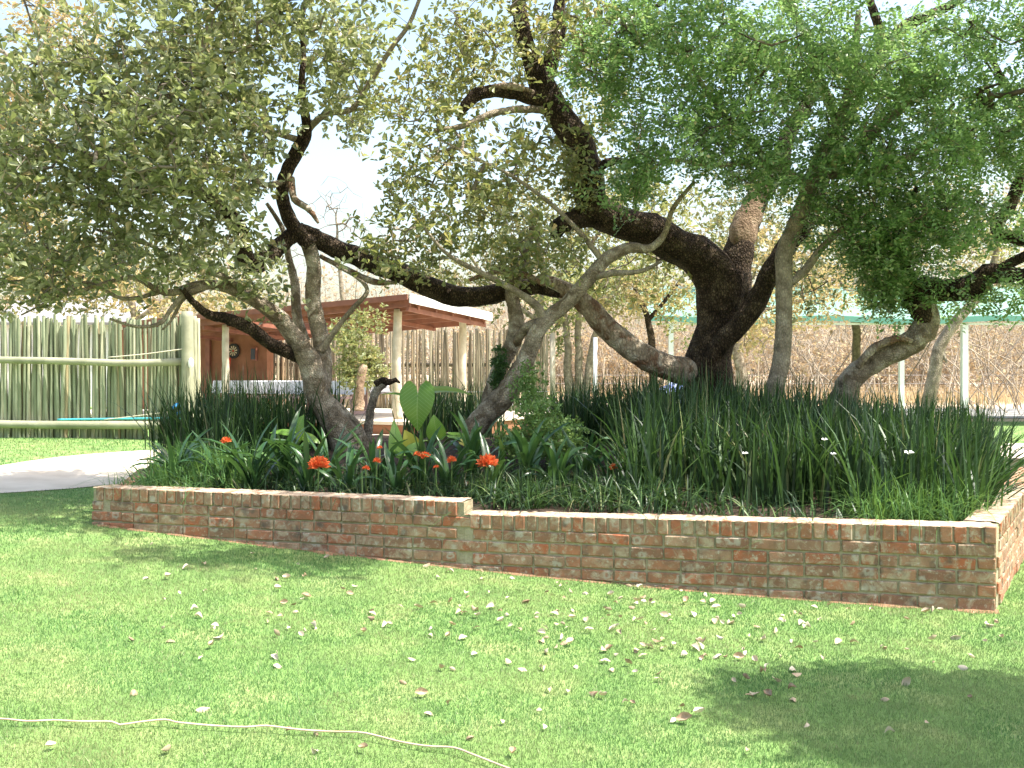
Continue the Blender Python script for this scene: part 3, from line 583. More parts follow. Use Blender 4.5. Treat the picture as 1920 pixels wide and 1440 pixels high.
T3 = make_tree('big_dark_tree', 'massive dark fissured tree trunk forking low with a sprawling curved limb', U(1330, 750, 10.8), [
    ('trunk', m_bark_dark, [(1322, 850, 10.8, 120), (1328, 770, 10.8, 98), (1333, 700, 10.8, 84), (1338, 640, 10.8, 82), (1346, 590, 10.8, 84), (1355, 540, 10.8, 96), (1360, 505, 10.8, 100)], .13),
    ('limb', m_bark_dark, [(1362, 545, 10.8, 90), (1335, 500, 10.75, 80), (1285, 468, 10.65, 70), (1210, 432, 10.5, 64), (1145, 408, 10.4, 62), (1104, 378, 10.3, 62), (1098, 320, 10.25, 58), (1078, 260, 10.2, 54), (1042, 205, 10.1, 52), (1012, 160, 10.05, 48), (1000, 115, 10.0, 34), (985, 65, 9.9, 31), (980, 10, 9.85, 27), (970, -90, 9.8, 22)], .13),
    ('limb', m_bark_dark, [(1018, 165, 10.05, 32), (1032, 115, 10.1, 32), (1045, 60, 10.2, 28), (1050, 0, 10.3, 22), (1070, -100, 10.3, 16)], .15),
    ('limb', m_bark_dark, [(1020, 190, 10.05, 38), (985, 176, 9.95, 30), (935, 168, 9.85, 26), (893, 176, 9.8, 25), (870, 198, 9.75, 20), (858, 225, 9.75, 7)], .15),
    ('limb', m_deadwood, [(1000, 172, 9.93, 8), (960, 161, 9.8, 14), (925, 161, 9.78, 8)], .15),
    ('limb', m_bark_grey, [(1015, 205, 10.0, 16), (965, 205, 9.85, 14), (915, 215, 9.7, 13), (870, 235, 9.6, 11), (815, 244, 9.5, 9)], .2),
    ('limb', m_bark_dark, [(1120, 395, 10.35, 50), (1075, 418, 10.2, 38), (1046, 430, 10.15, 30), (1042, 442, 10.1, 20)], .25),
    ('limb', m_bark_dark, [(1376, 565, 10.85, 60), (1382, 505, 10.9, 60), (1389, 462, 10.95, 54), (1394, 440, 10.97, 44)], .16),
    ('torn_wood', m_torn, [(1386, 478, 10.95, 50), (1393, 440, 10.95, 50), (1404, 405, 10.98, 46), (1418, 372, 11.0, 36), (1440, 335, 11.0, 24)], .22),
    ('limb', m_bark_dark, [(1404, 425, 11.05, 40), (1430, 360, 11.05, 40), (1460, 310, 11.0, 34), (1480, 250, 11.0, 28), (1540, 150, 11.0, 22)], .14),
    ('limb', m_bark_dark, [(1322, 690, 10.65, 26), (1350, 645, 10.55, 38), (1385, 607, 10.5, 40), (1420, 560, 10.5, 40), (1452, 500, 10.5, 40), (1490, 440, 10.6, 40), (1522, 385, 10.6, 38), (1545, 320, 10.6, 34), (1575, 245, 10.5, 32), (1605, 175, 10.4, 30), (1650, 110, 10.3, 27), (1690, 55, 10.2, 24), (1760, 20, 10.1, 18), (1850, -30, 10, 12)], .13),
    ('limb', m_bark_dark, [(1648, 115, 10.3, 22), (1650, 60, 10.25, 18), (1632, 0, 10.2, 15), (1620, -80, 10.2, 11)], .12),
    ('limb', m_bark_dark, [(1575, 245, 10.5, 20), (1540, 150, 10.4, 18), (1515, 70, 10.3, 16), (1480, 10, 10.2, 14), (1460, -80, 10.2, 10)], .12),
    ('limb', m_deadwood, [(1342, 690, 10.85, 50), (1300, 698, 10.75, 54), (1262, 690, 10.65, 50), (1215, 670, 10.6, 46), (1165, 640, 10.6, 44), (1130, 605, 10.6, 42), (1098, 570, 10.6, 38), (1060, 545, 10.6, 34), (1018, 527, 10.6, 26), (1000, 528, 10.6, 14)], .13),
    ('limb', m_bark_dark, [(1050, 552, 10.55, 12), (1010, 540, 10.6, 26), (965, 543, 10.6, 34), (905, 553, 10.6, 37), (850, 555, 10.6, 39), (795, 535, 10.6, 40), (740, 508, 10.6, 39), (680, 486, 10.6, 37), (630, 466, 10.6, 35), (590, 446, 10.58, 34), (560, 432, 10.55, 32)], .12),
    ('limb', m_deadwood, [(600, 480, 10.6, 8), (650, 505, 10.6, 11), (700, 528, 10.6, 12), (740, 530, 10.6, 7)], .15),
    ('limb', m_bark_dark, [(1112, 318, 10.2, 20), (1150, 302, 10.1, 15), (1185, 300, 10.0, 10), (1230, 270, 9.9, 7)], .15),
], [dict(blobs=[(930, 80, 9.9, 150, 90, 1.1, 72), (1100, 60, 10.1, 120, 100, 1.1, 85), (1110, 200, 10.9, 80, 100, .6, 40), (1250, 400, 11.4, 120, 90, .5, 40), (1070, 300, 10.0, 30, 90, .2, 18), (980, -150, 9.8, 260, 130, 1.6, 35), (1140, 500, 11.1, 160, 60, .5, 30), (850, 120, 10.1, 90, 70, 1.0, 40), (1150, -400, 6.5, 300, 110, .5, 125), (700, -330, 7.6, 250, 120, .6, 95)],
         holes=HOLES + [(905, 235, 40, 20)], twig=m_twig, leaf='broad', mat=m_leaf_mid, m=3, rad=.12, nl=5, L=.078, W=.44, mid=.35, zmin=2.2),
    dict(blobs=[(1560, 380, 10.9, 90, 80, .8, 25), (1500, 540, 10.6, 60, 70, .4, 22)], twig=m_twig_dark, leaf='broad', mat=m_leaf_olive, m=3, rad=.08, nl=5, L=.06, W=.45, mid=.2)])

BR = dict(twig=m_twig_dark, leaf='fine', mat=m_leaf_bright, m=6, rad=.10, nl=9, L=.05, W=.58, mid=.3, r0=.0028, rmax=.03)
T4 = make_tree('slender_green_tree', 'slender smooth grey trunk close to the big dark tree, under bright green small leaves', U(1450, 735, 9.9), [
    ('trunk', m_bark_grey, [(1436, 850, 9.9, 44), (1450, 745, 9.9, 38), (1462, 680, 9.9, 38), (1470, 610, 9.9, 35), (1468, 545, 9.9, 35), (1470, 480, 9.9, 37), (1488, 430, 9.9, 35), (1508, 385, 9.9, 34), (1520, 345, 9.85, 34), (1545, 285, 9.8, 26), (1580, 210, 9.7, 22), (1600, 120, 9.6, 16), (1610, 20, 9.5, 12)], .08),
    ('limb', m_bark_grey, [(1478, 535, 9.9, 16), (1510, 505, 9.85, 18), (1545, 460, 9.8, 15), (1590, 420, 9.7, 10)], .15),
    ('limb', m_bark_grey, [(1530, 325, 9.85, 24), (1600, 290, 9.6, 22), (1650, 235, 9.5, 21), (1720, 180, 9.4, 18), (1760, 140, 9.3, 12)], .12),
    ('limb', m_bark_grey, [(1520, 350, 9.85, 22), (1440, 300, 9.6, 16), (1370, 230, 9.4, 13), (1310, 150, 9.2, 11), (1260, 60, 9.1, 8)], .12),
    ('limb', m_bark_grey, [(1560, 330, 9.8, 18), (1640, 320, 9.4, 15), (1710, 290, 9.2, 14), (1770, 230, 9.0, 10)], .12),
    ('limb', m_bark_grey, [(1440, 300, 9.6, 12), (1340, 310, 9.3, 10), (1260, 300, 9.1, 8), (1200, 330, 9.0, 5)], .12),
], [dict(BR, blobs=[(1200, 70, 9.2, 110, 110, .9, 75), (1320, 130, 9.2, 120, 130, 1.0, 100), (1240, 270, 9.1, 90, 90, .8, 55), (1400, 270, 9.3, 110, 100, 1.0, 85), (1480, 90, 9.4, 120, 120, 1.1, 100), (1620, 160, 9.4, 130, 130, 1.1, 110),
                    (1560, 320, 9.5, 110, 80, .8, 75), (1720, 300, 9.2, 100, 100, .9, 80), (1350, -150, 9.2, 300, 130, 1.5, 45), (1120, 130, 9.3, 60, 90, .7, 26), (1650, 430, 9.6, 90, 60, .7, 45), (1180, 360, 9.3, 60, 60, .5, 14), (1560, 420, 9.7, 60, 60, .5, 22), (1530, -250, 8.2, 330, 150, 1.0, 110), (1250, -330, 7.2, 260, 120, .7, 60)], holes=[(1250, 330, 30, 25), (1345, 440, 60, 30), (1440, 40, 20, 30)])])
T5 = make_tree('leaning_gnarled_tree', 'gnarled hollow trunk leaning right then bending up, rightmost tree in the bed', U(1585, 735, 10.2), [
    ('trunk', m_bark_pale, [(1540, 815, 10.3, 52), (1575, 750, 10.3, 44), (1602, 705, 10.25, 42), (1645, 672, 10.2, 44), (1700, 648, 10.1, 46), (1733, 622, 10.1, 44), (1740, 588, 10.1, 42), (1722, 560, 10.05, 46)], .24),
    ('limb', m_bark_dark, [(1740, 600, 10.1, 40), (1718, 560, 10.05, 46), (1735, 542, 10.0, 46), (1775, 548, 9.9, 40), (1820, 540, 9.8, 46), (1850, 515, 9.7, 40), (1885, 512, 9.6, 34), (1930, 518, 9.5, 30), (2000, 480, 9.2, 26), (2120, 380, 8.4, 20), (2180, 300, 8.2, 20), (2700, 0, 7.2, 22), (3449, -389, 6.0, 26), (4072, -945, 4.2, 24), (3294, -794, 4.0, 14)], .2),
    ('limb', m_bark_dark, [(1850, 520, 9.7, 22), (1885, 498, 9.6, 20), (1925, 478, 9.5, 18), (1990, 440, 9.4, 14)], .15),
    ('limb', m_bark_dark, [(1990, 490, 9.3, 30), (1950, 460, 9.6, 26), (1870, 430, 9.9, 22), (1890, 390, 9.9, 24), (1910, 340, 9.9, 22), (1935, 270, 9.9, 18), (1900, 180, 9.7, 14), (1850, 100, 9.6, 10)], .15),
    ('limb', m_bark_dark, [(1722, 548, 10.0, 24), (1700, 500, 9.9, 16), (1690, 430, 9.8, 12), (1720, 350, 9.6, 9)], .15),
    ('hollow_edge', m_deadwood, [(1608, 690, 10.1, 10), (1640, 652, 10.0, 16), (1685, 635, 9.95, 15), (1710, 640, 9.95, 8)], .3),
], [dict(BR, blobs=[(1800, 110, 9.3, 130, 120, 1.1, 110), (1870, 250, 9.4, 100, 110, 1.0, 80), (1720, 430, 9.6, 110, 70, .8, 55), (1830, 400, 9.6, 100, 80, .8, 42), (1690, 505, 9.9, 75, 55, .6, 36), (1880, 560, 9.6, 60, 40, .5, 22), (1770, 560, 9.9, 60, 25, .4, 14), (1665, 560, 10.1, 35, 40, .4, 30), (1640, 500, 9.9, 60, 45, .5, 35), (2060, 200, 9.0, 150, 250, 1.4, 120), (1760, -140, 9.2, 250, 120, 1.4, 30), (2080, -60, 8.2, 210, 150, .9, 80), (2000, -300, 8.0, 250, 120, .9, 60),
                    (2560, -290, 4.0, 330, 110, .5, 260), (2800, -330, 3.6, 330, 130, .4, 190), (2850, -240, 4.0, 300, 200, .5, 150)], holes=[(1880, 350, 40, 30), (1880, 120, 25, 20)])])

# cut stump with a bent top, creeper on the forked tree
st = empty('bare_stump', U(690, 815, 10.9), 'thin bare broken trunk with a bent knobbly top in front of the white table', 'stump')
mb = MB(); S = spline([list(U(x, y, 10.9)) + [d / F * 10.9 / 2] for x, y, d in [(688, 840, 20), (692, 790, 17), (698, 755, 16), (708, 728, 17), (722, 716, 18)]], .04)
mb.tube(S[:, :3], S[:, 3], 12, True, .25, 3); mb.build('trunk', m_bark_pale, st, smooth=True)
mb = MB(); S = spline([list(U(x, y, 10.88)) + [d / F * 10.9 / 2] for x, y, d in [(704, 722, 12), (716, 714, 15), (730, 717, 12), (742, 713, 9), (750, 718, 4)]], .03)
mb.tube(S[:, :3], S[:, 3], 10, True, .5, 8); mb.build('broken_top', m_bark_dark, st, smooth=True)

def leafcloud(name, mat, parent, blobs, m, L, W, kind=None, rad=.05, six=False):
    T = blobpts(blobs); P, D, N, LL, WW = rosettes(T, m, rad, 5, L, W)
    V, Fc = leaves4(P, D, N, LL, WW); o = link(name, mesh_np(V, Fc), mat, parent); tag(o, kind='stuff'); return T
def shrub(name, label, base, blobs, mat, m=3, L=.03, W=.5, rad=.05, cat='shrub', step=.1, group=None):
    r = empty(name, base, label, cat, group); T = leafcloud('foliage', mat, r, blobs, m, L, W, rad=rad)
    N_, P_, _ = grow([list(base)], T[::3], step, .2); V, Fc = twigmesh(N_, P_, .002, .02); tag(link('stems', mesh_np(V, Fc), m_twig, r), kind='stuff'); return r
def SP(x, y, Z): q = U(x, y, Z); q.z = float(zsoil(q.x, q.y)); return q
shrub('leafy_shrub', 'light green small-leaved shrub beside the forked pale trunk', SP(1030, 800, 9.3), [(1040, 825, 9.0, 55, 42, .3, 130), (1010, 790, 9.2, 38, 50, .25, 80), (990, 740, 9.7, 28, 60, .2, 60), (1075, 855, 9.0, 30, 25, .2, 40), (960, 835, 9.0, 30, 30, .2, 40)], m_shrub, 6, .036, .55, .05)
cr = empty('creeper', U(935, 700, 10.1), 'dark green creeper clinging to the left stem of the forked pale tree', 'creeper')
leafcloud('foliage', m_creeper, cr, [(937, 680, 10.12, 15, 35, .08, 75), (932, 715, 10.1, 10, 18, .06, 25)], 5, .026, .6, rad=.015)
cr2 = empty('epiphyte', U(1075, 330, 10.0), 'hanging yellow green leaves on the rising dark limb of the big tree', 'plant')
leafcloud('foliage', m_leaf_mid, cr2, [(1070, 320, 9.9, 18, 60, .1, 34), (1092, 370, 9.95, 14, 30, .08, 14)], 3, .055, .4, rad=.04)

# ------------------------------------------------------------ tall strap-leaved plants
def straps(cx, cy, n_per, h0, h1, wd, spread=.1, lean=.28, droop=.25, seg=4, zf=zsoil, out=None):
    n = len(cx) * n_per; X = np.repeat(cx, n_per) + rng.normal(0, spread, n); Y = np.repeat(cy, n_per) + rng.normal(0, spread, n)
    P = np.stack([X, Y, zf(X, Y) - .02], -1); h = rng.uniform(h0, h1, n) * np.repeat(rng.uniform(.8, 1.06, len(cx)), n_per); a = rng.uniform(0, 6.283, n)
    ln = np.abs(rng.normal(0, lean, n)); dirv = np.stack([np.cos(a), np.sin(a)], -1)
    if out is not None:
        dirv = unit(dirv + np.array(out)); 
    sa = a + math.pi / 2 + rng.normal(0, .5, n); S = np.stack([np.cos(sa), np.sin(sa), 0 * sa], -1)
    V = []
    for j in range(seg + 1):
        f = j / seg; q = P + np.stack([dirv[:, 0] * h * ln * (f + droop * f ** 3), dirv[:, 1] * h * ln * (f + droop * f ** 3), h * (f - droop * ln * f ** 3)], -1)
        wj = wd * (1 - f ** 2.2 * .93) * (.7 + .3 * min(1, f * 4)); V.append(q - S * wj / 2); V.append(q + S * wj / 2)
    V = np.stack(V, 1); k = 2 * (seg + 1); i = (np.arange(n) * k)[:, None, None]
    q = np.array([[2 * j, 2 * j + 1, 2 * j + 3, 2 * j + 2] for j in range(seg)])[None]
    return V.reshape(-1, 3), (i + q).reshape(-1, 4)
def region(poly, spacing, jit=.4):
    poly = np.array(poly); x0, y0 = poly.min(0); x1, y1 = poly.max(0); out = []
    for yy in np.arange(y0, y1, spacing):
        for xx in np.arange(x0, x1, spacing):
            px = xx + rng.uniform(-jit, jit) * spacing; py = yy + rng.uniform(-jit, jit) * spacing; c = False; j = len(poly) - 1
            for i in range(len(poly)):
                if (poly[i][1] > py) != (poly[j][1] > py) and px < (poly[j][0] - poly[i][0]) * (py - poly[i][1]) / (poly[j][1] - poly[i][1]) + poly[i][0]: c = not c
                j = i
            if c: out.append((px, py))
    out = np.array(out); return out[:, 0], out[:, 1]
def join(parts):
    off = 0; V = []; Fc = []
    for v, f in parts: V.append(v); Fc.append(f + off); off += len(v)
    return np.concatenate(V), np.concatenate(Fc)
def plants(name, label, parts, mat, cat='plants'): return tag(link(name, mesh_np(*join(parts)), mat), label, cat, kind='stuff')
cx, cy = region([(1.0, 7.85), (2.7, 7.1), (3.2, 7.0), (3.9, 8.2), (4.6, 9.4), (4.6, 11), (1.6, 11), (1.0, 9.6)], .25)
e1 = straps(np.array([3.35, 3.6, 3.85, 3.5]), np.array([7.3, 7.75, 8.2, 7.6]), 40, .5, .85, .017, .08, .7, .5, 5, out=(1.4, -.2))
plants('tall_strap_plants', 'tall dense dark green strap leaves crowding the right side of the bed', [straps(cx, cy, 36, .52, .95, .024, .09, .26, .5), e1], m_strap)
cx, cy = region([(-3.3, 9.9), (-2.0, 9.7), (-1.9, 10.9), (-3.3, 11.4), (-3.9, 10.8)], .24)
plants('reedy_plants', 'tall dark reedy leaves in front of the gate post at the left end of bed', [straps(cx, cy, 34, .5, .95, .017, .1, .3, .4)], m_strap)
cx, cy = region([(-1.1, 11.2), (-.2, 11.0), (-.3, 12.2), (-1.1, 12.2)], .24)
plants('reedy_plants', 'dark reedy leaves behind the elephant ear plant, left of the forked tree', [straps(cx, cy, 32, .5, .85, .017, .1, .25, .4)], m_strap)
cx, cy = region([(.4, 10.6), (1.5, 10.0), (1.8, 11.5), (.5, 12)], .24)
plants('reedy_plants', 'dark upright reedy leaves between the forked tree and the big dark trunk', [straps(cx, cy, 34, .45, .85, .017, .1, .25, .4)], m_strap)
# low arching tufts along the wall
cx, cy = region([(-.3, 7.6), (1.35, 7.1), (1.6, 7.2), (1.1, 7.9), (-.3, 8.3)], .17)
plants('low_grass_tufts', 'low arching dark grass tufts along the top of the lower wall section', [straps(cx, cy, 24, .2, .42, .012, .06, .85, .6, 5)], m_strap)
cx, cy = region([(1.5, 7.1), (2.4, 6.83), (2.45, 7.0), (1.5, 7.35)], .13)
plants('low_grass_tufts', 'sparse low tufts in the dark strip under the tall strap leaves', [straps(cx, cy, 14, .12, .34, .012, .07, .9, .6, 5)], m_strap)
cx, cy = region([(2.35, 6.8), (3.0, 6.72), (3.5, 7.5), (3.1, 7.7), (2.5, 7.3)], .15)
plants('bright_grass_tufts', 'sunlit fine green grass tufts in the right corner of the bed', [straps(cx, cy, 42, .22, .48, .008, .06, .75, .6, 5)], m_tuft)
cx, cy = region([(-3.25, 8.6), (-2.3, 8.25), (-2.2, 9.6), (-3.4, 10)], .2)
plants('low_grass_tufts', 'low arching green tufts spilling at the left corner of the bed', [straps(cx, cy, 30, .22, .5, .012, .07, .8, .6, 5, out=(-.5, -.1))], m_tuft)
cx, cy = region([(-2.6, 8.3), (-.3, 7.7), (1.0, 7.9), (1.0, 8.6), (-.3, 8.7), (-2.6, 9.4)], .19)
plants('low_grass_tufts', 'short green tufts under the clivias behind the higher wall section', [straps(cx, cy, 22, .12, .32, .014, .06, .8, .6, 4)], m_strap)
# spill of grass over the left end of the wall
V, Fc = straps(np.linspace(-3.35, -2.6, 9), np.linspace(8.33, 8.12, 9) + .08, 26, .08, .22, .006, .06, .9, .6, 4, zf=lambda x, y: 0 * x + .53)
plants('wall_grass', 'short grass growing over the left end of the wall top', [(V, Fc)], m_tuft)

# ------------------------------------------------------------ clivias
def strapleaf_mesh(L, W, bend, tw):
    n = 8; V = []; p = np.zeros(3); ang = R(78)
    pts = []
    for i in range(n + 1):
        pts.append((p.copy(), ang)); ang -= R(bend) / n * (.4 + 1.2 * i / n); p = p + np.array([math.cos(ang), 0, math.sin(ang)]) * L / n
    for i, (q, a) in enumerate(pts):
        f = i / n; wd = W * (.55 + .45 * min(1, f * 3)) * (1 - max(0, (f - .72) / .28) ** 1.6 * .95); nn = np.array([-math.sin(a), 0, math.cos(a)])
        sv = np.array([0, math.cos(tw * f), math.sin(tw * f)])
        V += [q + sv * wd / 2 + nn * wd * .16, q, q - sv * wd / 2 + nn * wd * .16]
    Fc = []
    for i in range(n):
        b = 3 * i; Fc += [(b, b + 1, b + 4, b + 3), (b + 1, b + 2, b + 5, b + 4)]
    me = mesh_np(V, Fc); me.materials.append(m_clivia); me.shade_smooth(); return me
cl_m = [strapleaf_mesh(.58 + .04 * (i % 3), .050 + .005 * (i % 2), 18 + 15 * i, .5 * (i % 3 - 1)) for i in range(7)]
def clivia(x, y, s, label):
    z = float(zsoil(x, y)); r = empty('clivia', (x, y, z - .02), label, 'plant', 'clivias planted behind the brick wall')
    n = 17; a0 = rnd.random() * 6
    for i in range(n):
        o = bpy.data.objects.new('leaf', rnd.choice(cl_m[:5] if i < 8 else cl_m[2:])); col.objects.link(o); o.parent = r
        a = a0 + (0 if i % 2 else math.pi) + rnd.gauss(0, .75); k = s * rnd.uniform(.7, 1.12)
        o.location = (rnd.uniform(-.04, .04), rnd.uniform(-.04, .04), 0); o.rotation_euler = (rnd.gauss(0, .12), rnd.uniform(-.25, .2), a); o.scale = (k, k * rnd.uniform(.85, 1.15), k)
    return r
cps = [(330, 8.9, .9, 'clivia at the left corner of the bed, farthest from the flowers'), (415, 8.75, 1.0, 'clivia clump with a small orange flower at far left'), (475, 8.45, 1.05, 'clivia between the left corner and the big orange flower head'),
       (530, 8.7, 1.1, 'tall clivia just left of the pale leaning trunk'), (570, 8.3, 1.0, 'front clivia just left of the big left orange flower head'), (612, 8.8, 1.1, 'clivia with upright leaves behind the left orange flower head'),
       (650, 8.25, .85, 'low clivia just right of the left orange flower head'), (700, 8.5, .95, 'clivia with small orange buds right of the pale trunk foot'), (745, 8.15, .8, 'low clivia in front of the yellow green elephant ear leaves'),
       (790, 8.6, .95, 'clivia carrying the pair of small orange flowers in mid bed'), (840, 8.3, .85, 'clivia between the two central orange flowers'), (885, 8.75, 1.0, 'clivia right behind the big right orange flower head'), (925, 8.3, .9, 'clivia carrying the big orange flower head left of the shrub'),
       (985, 8.5, 1.05, 'clivia with stiff upright leaves before the small-leaved shrub'), (1040, 8.2, .85, 'low clivia in front of the shrub'), (1095, 8.5, .95, 'clivia with wide leaves right of the shrub'), (1150, 8.3, .8, 'rightmost clivia beside the tall strap leaves')]
CL = []
for px, Z, s, lb in cps:
    x = (px - 960) / F * Z; CL.append((px, clivia(x, Z, s, lb)))
def flower(px, py, Z, size, n):
    root = min(CL, key=lambda c: abs(c[0] - px))[1]; c = U(px, py, Z); z0 = float(zsoil(c.x, Z))
    mb = MB(); mb.tube(spline([(root.location.x * .3 + c.x * .7, Z + .05, z0), (c.x, Z, (z0 + c.z) / 2), (c.x, Z, c.z - size * .3)], .06)[:, :3], .006, 6)
    s = mb.build('flower_stalk', m_stalk, root)
    hd = MB(); hd.tube([(c.x, Z, c.z - size * .35), (c.x, Z, c.z - size * .2)], .009, 6); h = hd.build('flower_head', m_stalk, root)
    base = Vector((c.x, Z, c.z - size * .3)); Mi = M[root.name].inverted()
    for i in range(n):
        ph = i * 2.4; el = R(75 - 60 * (i + .5) / n); d = Vector((math.cos(ph) * math.cos(el), math.sin(ph) * math.cos(el), math.sin(el))); L = size * rnd.uniform(.75, 1.0) * .62
        P = []; D = []; N = []
        sd = d.orthogonal().normalized(); s2 = d.cross(sd); tip = base + d * L * .55
        for k in range(6):
            a = k * math.pi / 3; rad = sd * math.cos(a) + s2 * math.sin(a); P.append(list(base + d * L * .12)); D.append(list(d + rad * .42)); N.append(list(d * .4 - rad))
        V, Fc = leaves6(np.array(P), np.array(D), np.array(N), np.ones(6) * L, np.ones(6) * L * .3, -.1)
        link('floret', mesh_np(V, Fc), m_orange, h)
for a in [(597, 866, 8.05, .16, 18), (914, 862, 8.05, .16, 18), (797, 852, 8.3, .09, 8), (782, 850, 8.35, .07, 6), (847, 860, 8.2, .085, 8), (706, 862, 8.15, .07, 6), (686, 876, 8.05, .06, 6), (424, 824, 8.7, .09, 8), (1150, 874, 8.1, .08, 8), (818, 874, 8.05, .05, 5), (712, 838, 8.5, .05, 5)]:
    flower(*a)

# ------------------------------------------------------------ elephant ear plant
def heart_mesh(mat, fold=.22, droop=.3):
    """heart-shaped blade, stalk at the notch, tip along +x; rows run across the blade"""
    half = [(-.24, .10, .17), (-.2, .05, .25), (-.12, .02, .32), (-.03, 0, .365), (.08, 0, .375), (.2, 0, .345), (.32, 0, .29), (.44, 0, .215), (.55, 0, .135), (.64, 0, .06), (.70, 0, .008)]
    V = []; Fc = []; c = 5
    for sg in (1, -1):
        b0 = len(V)
        for (x, yi, yo) in half:
            for k in range(c):
                f = k / (c - 1); y = yi + (yo - yi) * f
                V.append((x - (.06 * f if x < 0 else 0), sg * y, -droop * (x + .05) * abs(x + .05) + fold * y ** 1.15 - .28 * y ** 2 + .012 * math.sin(x * 26 - f * 5) * f))
        for i in range(len(half) - 1):
            for k in range(c - 1):
                q = (b0 + i * c + k, b0 + i * c + k + 1, b0 + (i + 1) * c + k + 1, b0 + (i + 1) * c + k); Fc.append(q if sg > 0 else q[::-1])
    me = bpy.data.meshes.new('leaf'); me.from_pydata(V, [], Fc); me.materials.append(mat); me.shade_smooth(); return me
def veins(m):
    n = m.node_tree.nodes; l = m.node_tree.links; b = n['Principled BSDF']; tc = n.new('ShaderNodeTexCoord'); sx = n.new('ShaderNodeSeparateXYZ'); l.new(tc.outputs['Object'], sx.inputs[0])
    ay = math_(n, l, 'ABSOLUTE', sx.outputs[1]); v = math_(n, l, 'SINE', math_(n, l, 'MULTIPLY', math_(n, l, 'SUBTRACT', ay, math_(n, l, 'MULTIPLY', sx.outputs[0], 1.3)), 62.))
    f = ramp(n, l, v, [(.86, (0, 0, 0)), (.98, (.6, .6, .6))]); mid = ramp(n, l, ay, [(.004, (.7, .7, .7)), (.012, (0, 0, 0))])
    src = b.inputs['Base Color'].links[0].from_socket; c = mixc(n, l, mixc(n, l, 1, f, mid, 'LIGHTEN'), src, (.38, .48, .18)); l.new(c, b.inputs['Base Color'])
veins(m_taro)
hm = heart_mesh(m_taro); hmy = heart_mesh(m_taro_y)
er = empty('elephant_ear_plant', SP(800, 800, 9.6), 'elephant ear plant with big drooping heart leaf and yellow green lower leaves', 'plant')
Mi = M[er.name].inverted()
def ear(px, py, Z, size, tipdir, nrmv, mesh=hm, wx=1):
    c = U(px, py, Z); d = Vector(tipdir).normalized(); n = Vector(nrmv).normalized(); s = n.cross(d).normalized(); n = d.cross(s)
    mt = Matrix(((d.x, s.x, n.x, c.x), (d.y, s.y, n.y, c.y), (d.z, s.z, n.z, c.z), (0, 0, 0, 1))) @ Matrix.Diagonal((size, size * wx, size, 1))
    o = link('leaf', mesh, None, er); o.matrix_basis = mt; o.matrix_parent_inverse = Mi
    st_ = c; b = SP(800 + rnd.uniform(-20, 20), 800, 9.6)
    mb = MB(); mb.tube(spline([tuple(b), tuple((b + st_) / 2 + Vector((0, 0, .12))), tuple(st_)], .06)[:, :3], .011, 6); mb.build('stalk', m_stalk, er)
ear(783, 741, 9.2, .46, (-.05, -.25, -1), (-.25, -1, .2), wx=1.0)
ear(815, 733, 9.5, .5, (1, -.1, .12), (.1, -.35, 1), wx=.5)
ear(752, 741, 9.6, .26, (-1, 0, .25), (0, -.3, 1), wx=.4)
ear(818, 812, 9.1, .24, (-.15, -.3, 1), (-.1, -1, .3), wx=1.0)
ear(742, 838, 9.0, .36, (-.05, .1, 1), (.3, -1, .1), wx=.5)
ear(772, 832, 8.95, .2, (-.3, -.3, .6), (-.2, -1, .4), hmy)
ear(855, 818, 9.0, .3, (1, -.2, -.12), (0, -.5, 1), wx=.5)
ear(872, 832, 8.9, .2, (1, -.2, -.45), (0, -.8, 1), hmy, .5)
ear(780, 842, 8.9, .24, (-.9, -.3, -.2), (.1, -.9, .6), wx=.7)
er = empty('elephant_ear_plant', SP(545, 830, 9.4), 'small plant with broad pale green leaves just left of the leaning pale trunk', 'plant'); Mi = M[er.name].inverted()
SPo = SP
def SP(x, y, Z, _b=[0]): return SPo(545, 830, 9.3) if 700 < x < 900 and Z == 9.6 else SPo(x, y, Z)
ear(556, 812, 9.2, .26, (.2, -.2, .7), (-.2, -.9, .7), wx=.9); ear(540, 812, 9.1, .24, (-1, -.1, .2), (0, -.7, 1), wx=.5); ear(575, 820, 9.2, .2, (.8, -.2, -.2), (0, -.8, .8), wx=.7)
SP = SPo
# white iris flowers in the strap leaves
for i, (px, py, lb) in enumerate([(1397, 852, 'small white flower low in the strap leaves, leftmost'), (1546, 826, 'small white flower on a thin stem, highest among the strap leaves'), (1562, 853, 'small white flower just below the highest white one'), (1704, 852, 'white flower largest in the strap leaves, near the right end')]):
    c = U(px, py, 7.15 if px < 1700 else 6.95); r = empty('iris_flower', (c.x, c.y, float(zsoil(c.x, c.y))), lb, 'flower'); mb = MB()
    mb.tube(spline([(c.x, c.y + .08, float(zsoil(c.x, c.y))), (c.x + .02, c.y + .04, c.z * .6 + .2), tuple(c)], .08)[:, :3], .0025, 5); mb.build('stem', m_stalk, r)
    n = 6; a = np.arange(n) * math.pi / 3; P = np.repeat(np.array([list(c)]), n, 0); D = np.stack([np.cos(a), np.sin(a) * .6 - .3, .5 + 0 * a], -1); s = .026 if i < 3 else .04
    V, Fc = leaves6(P, D, np.repeat([[0, -.5, 1.]], n, 0), np.ones(n) * s, np.ones(n) * s * .6); link('petals', mesh_np(V, Fc), m_white, r)

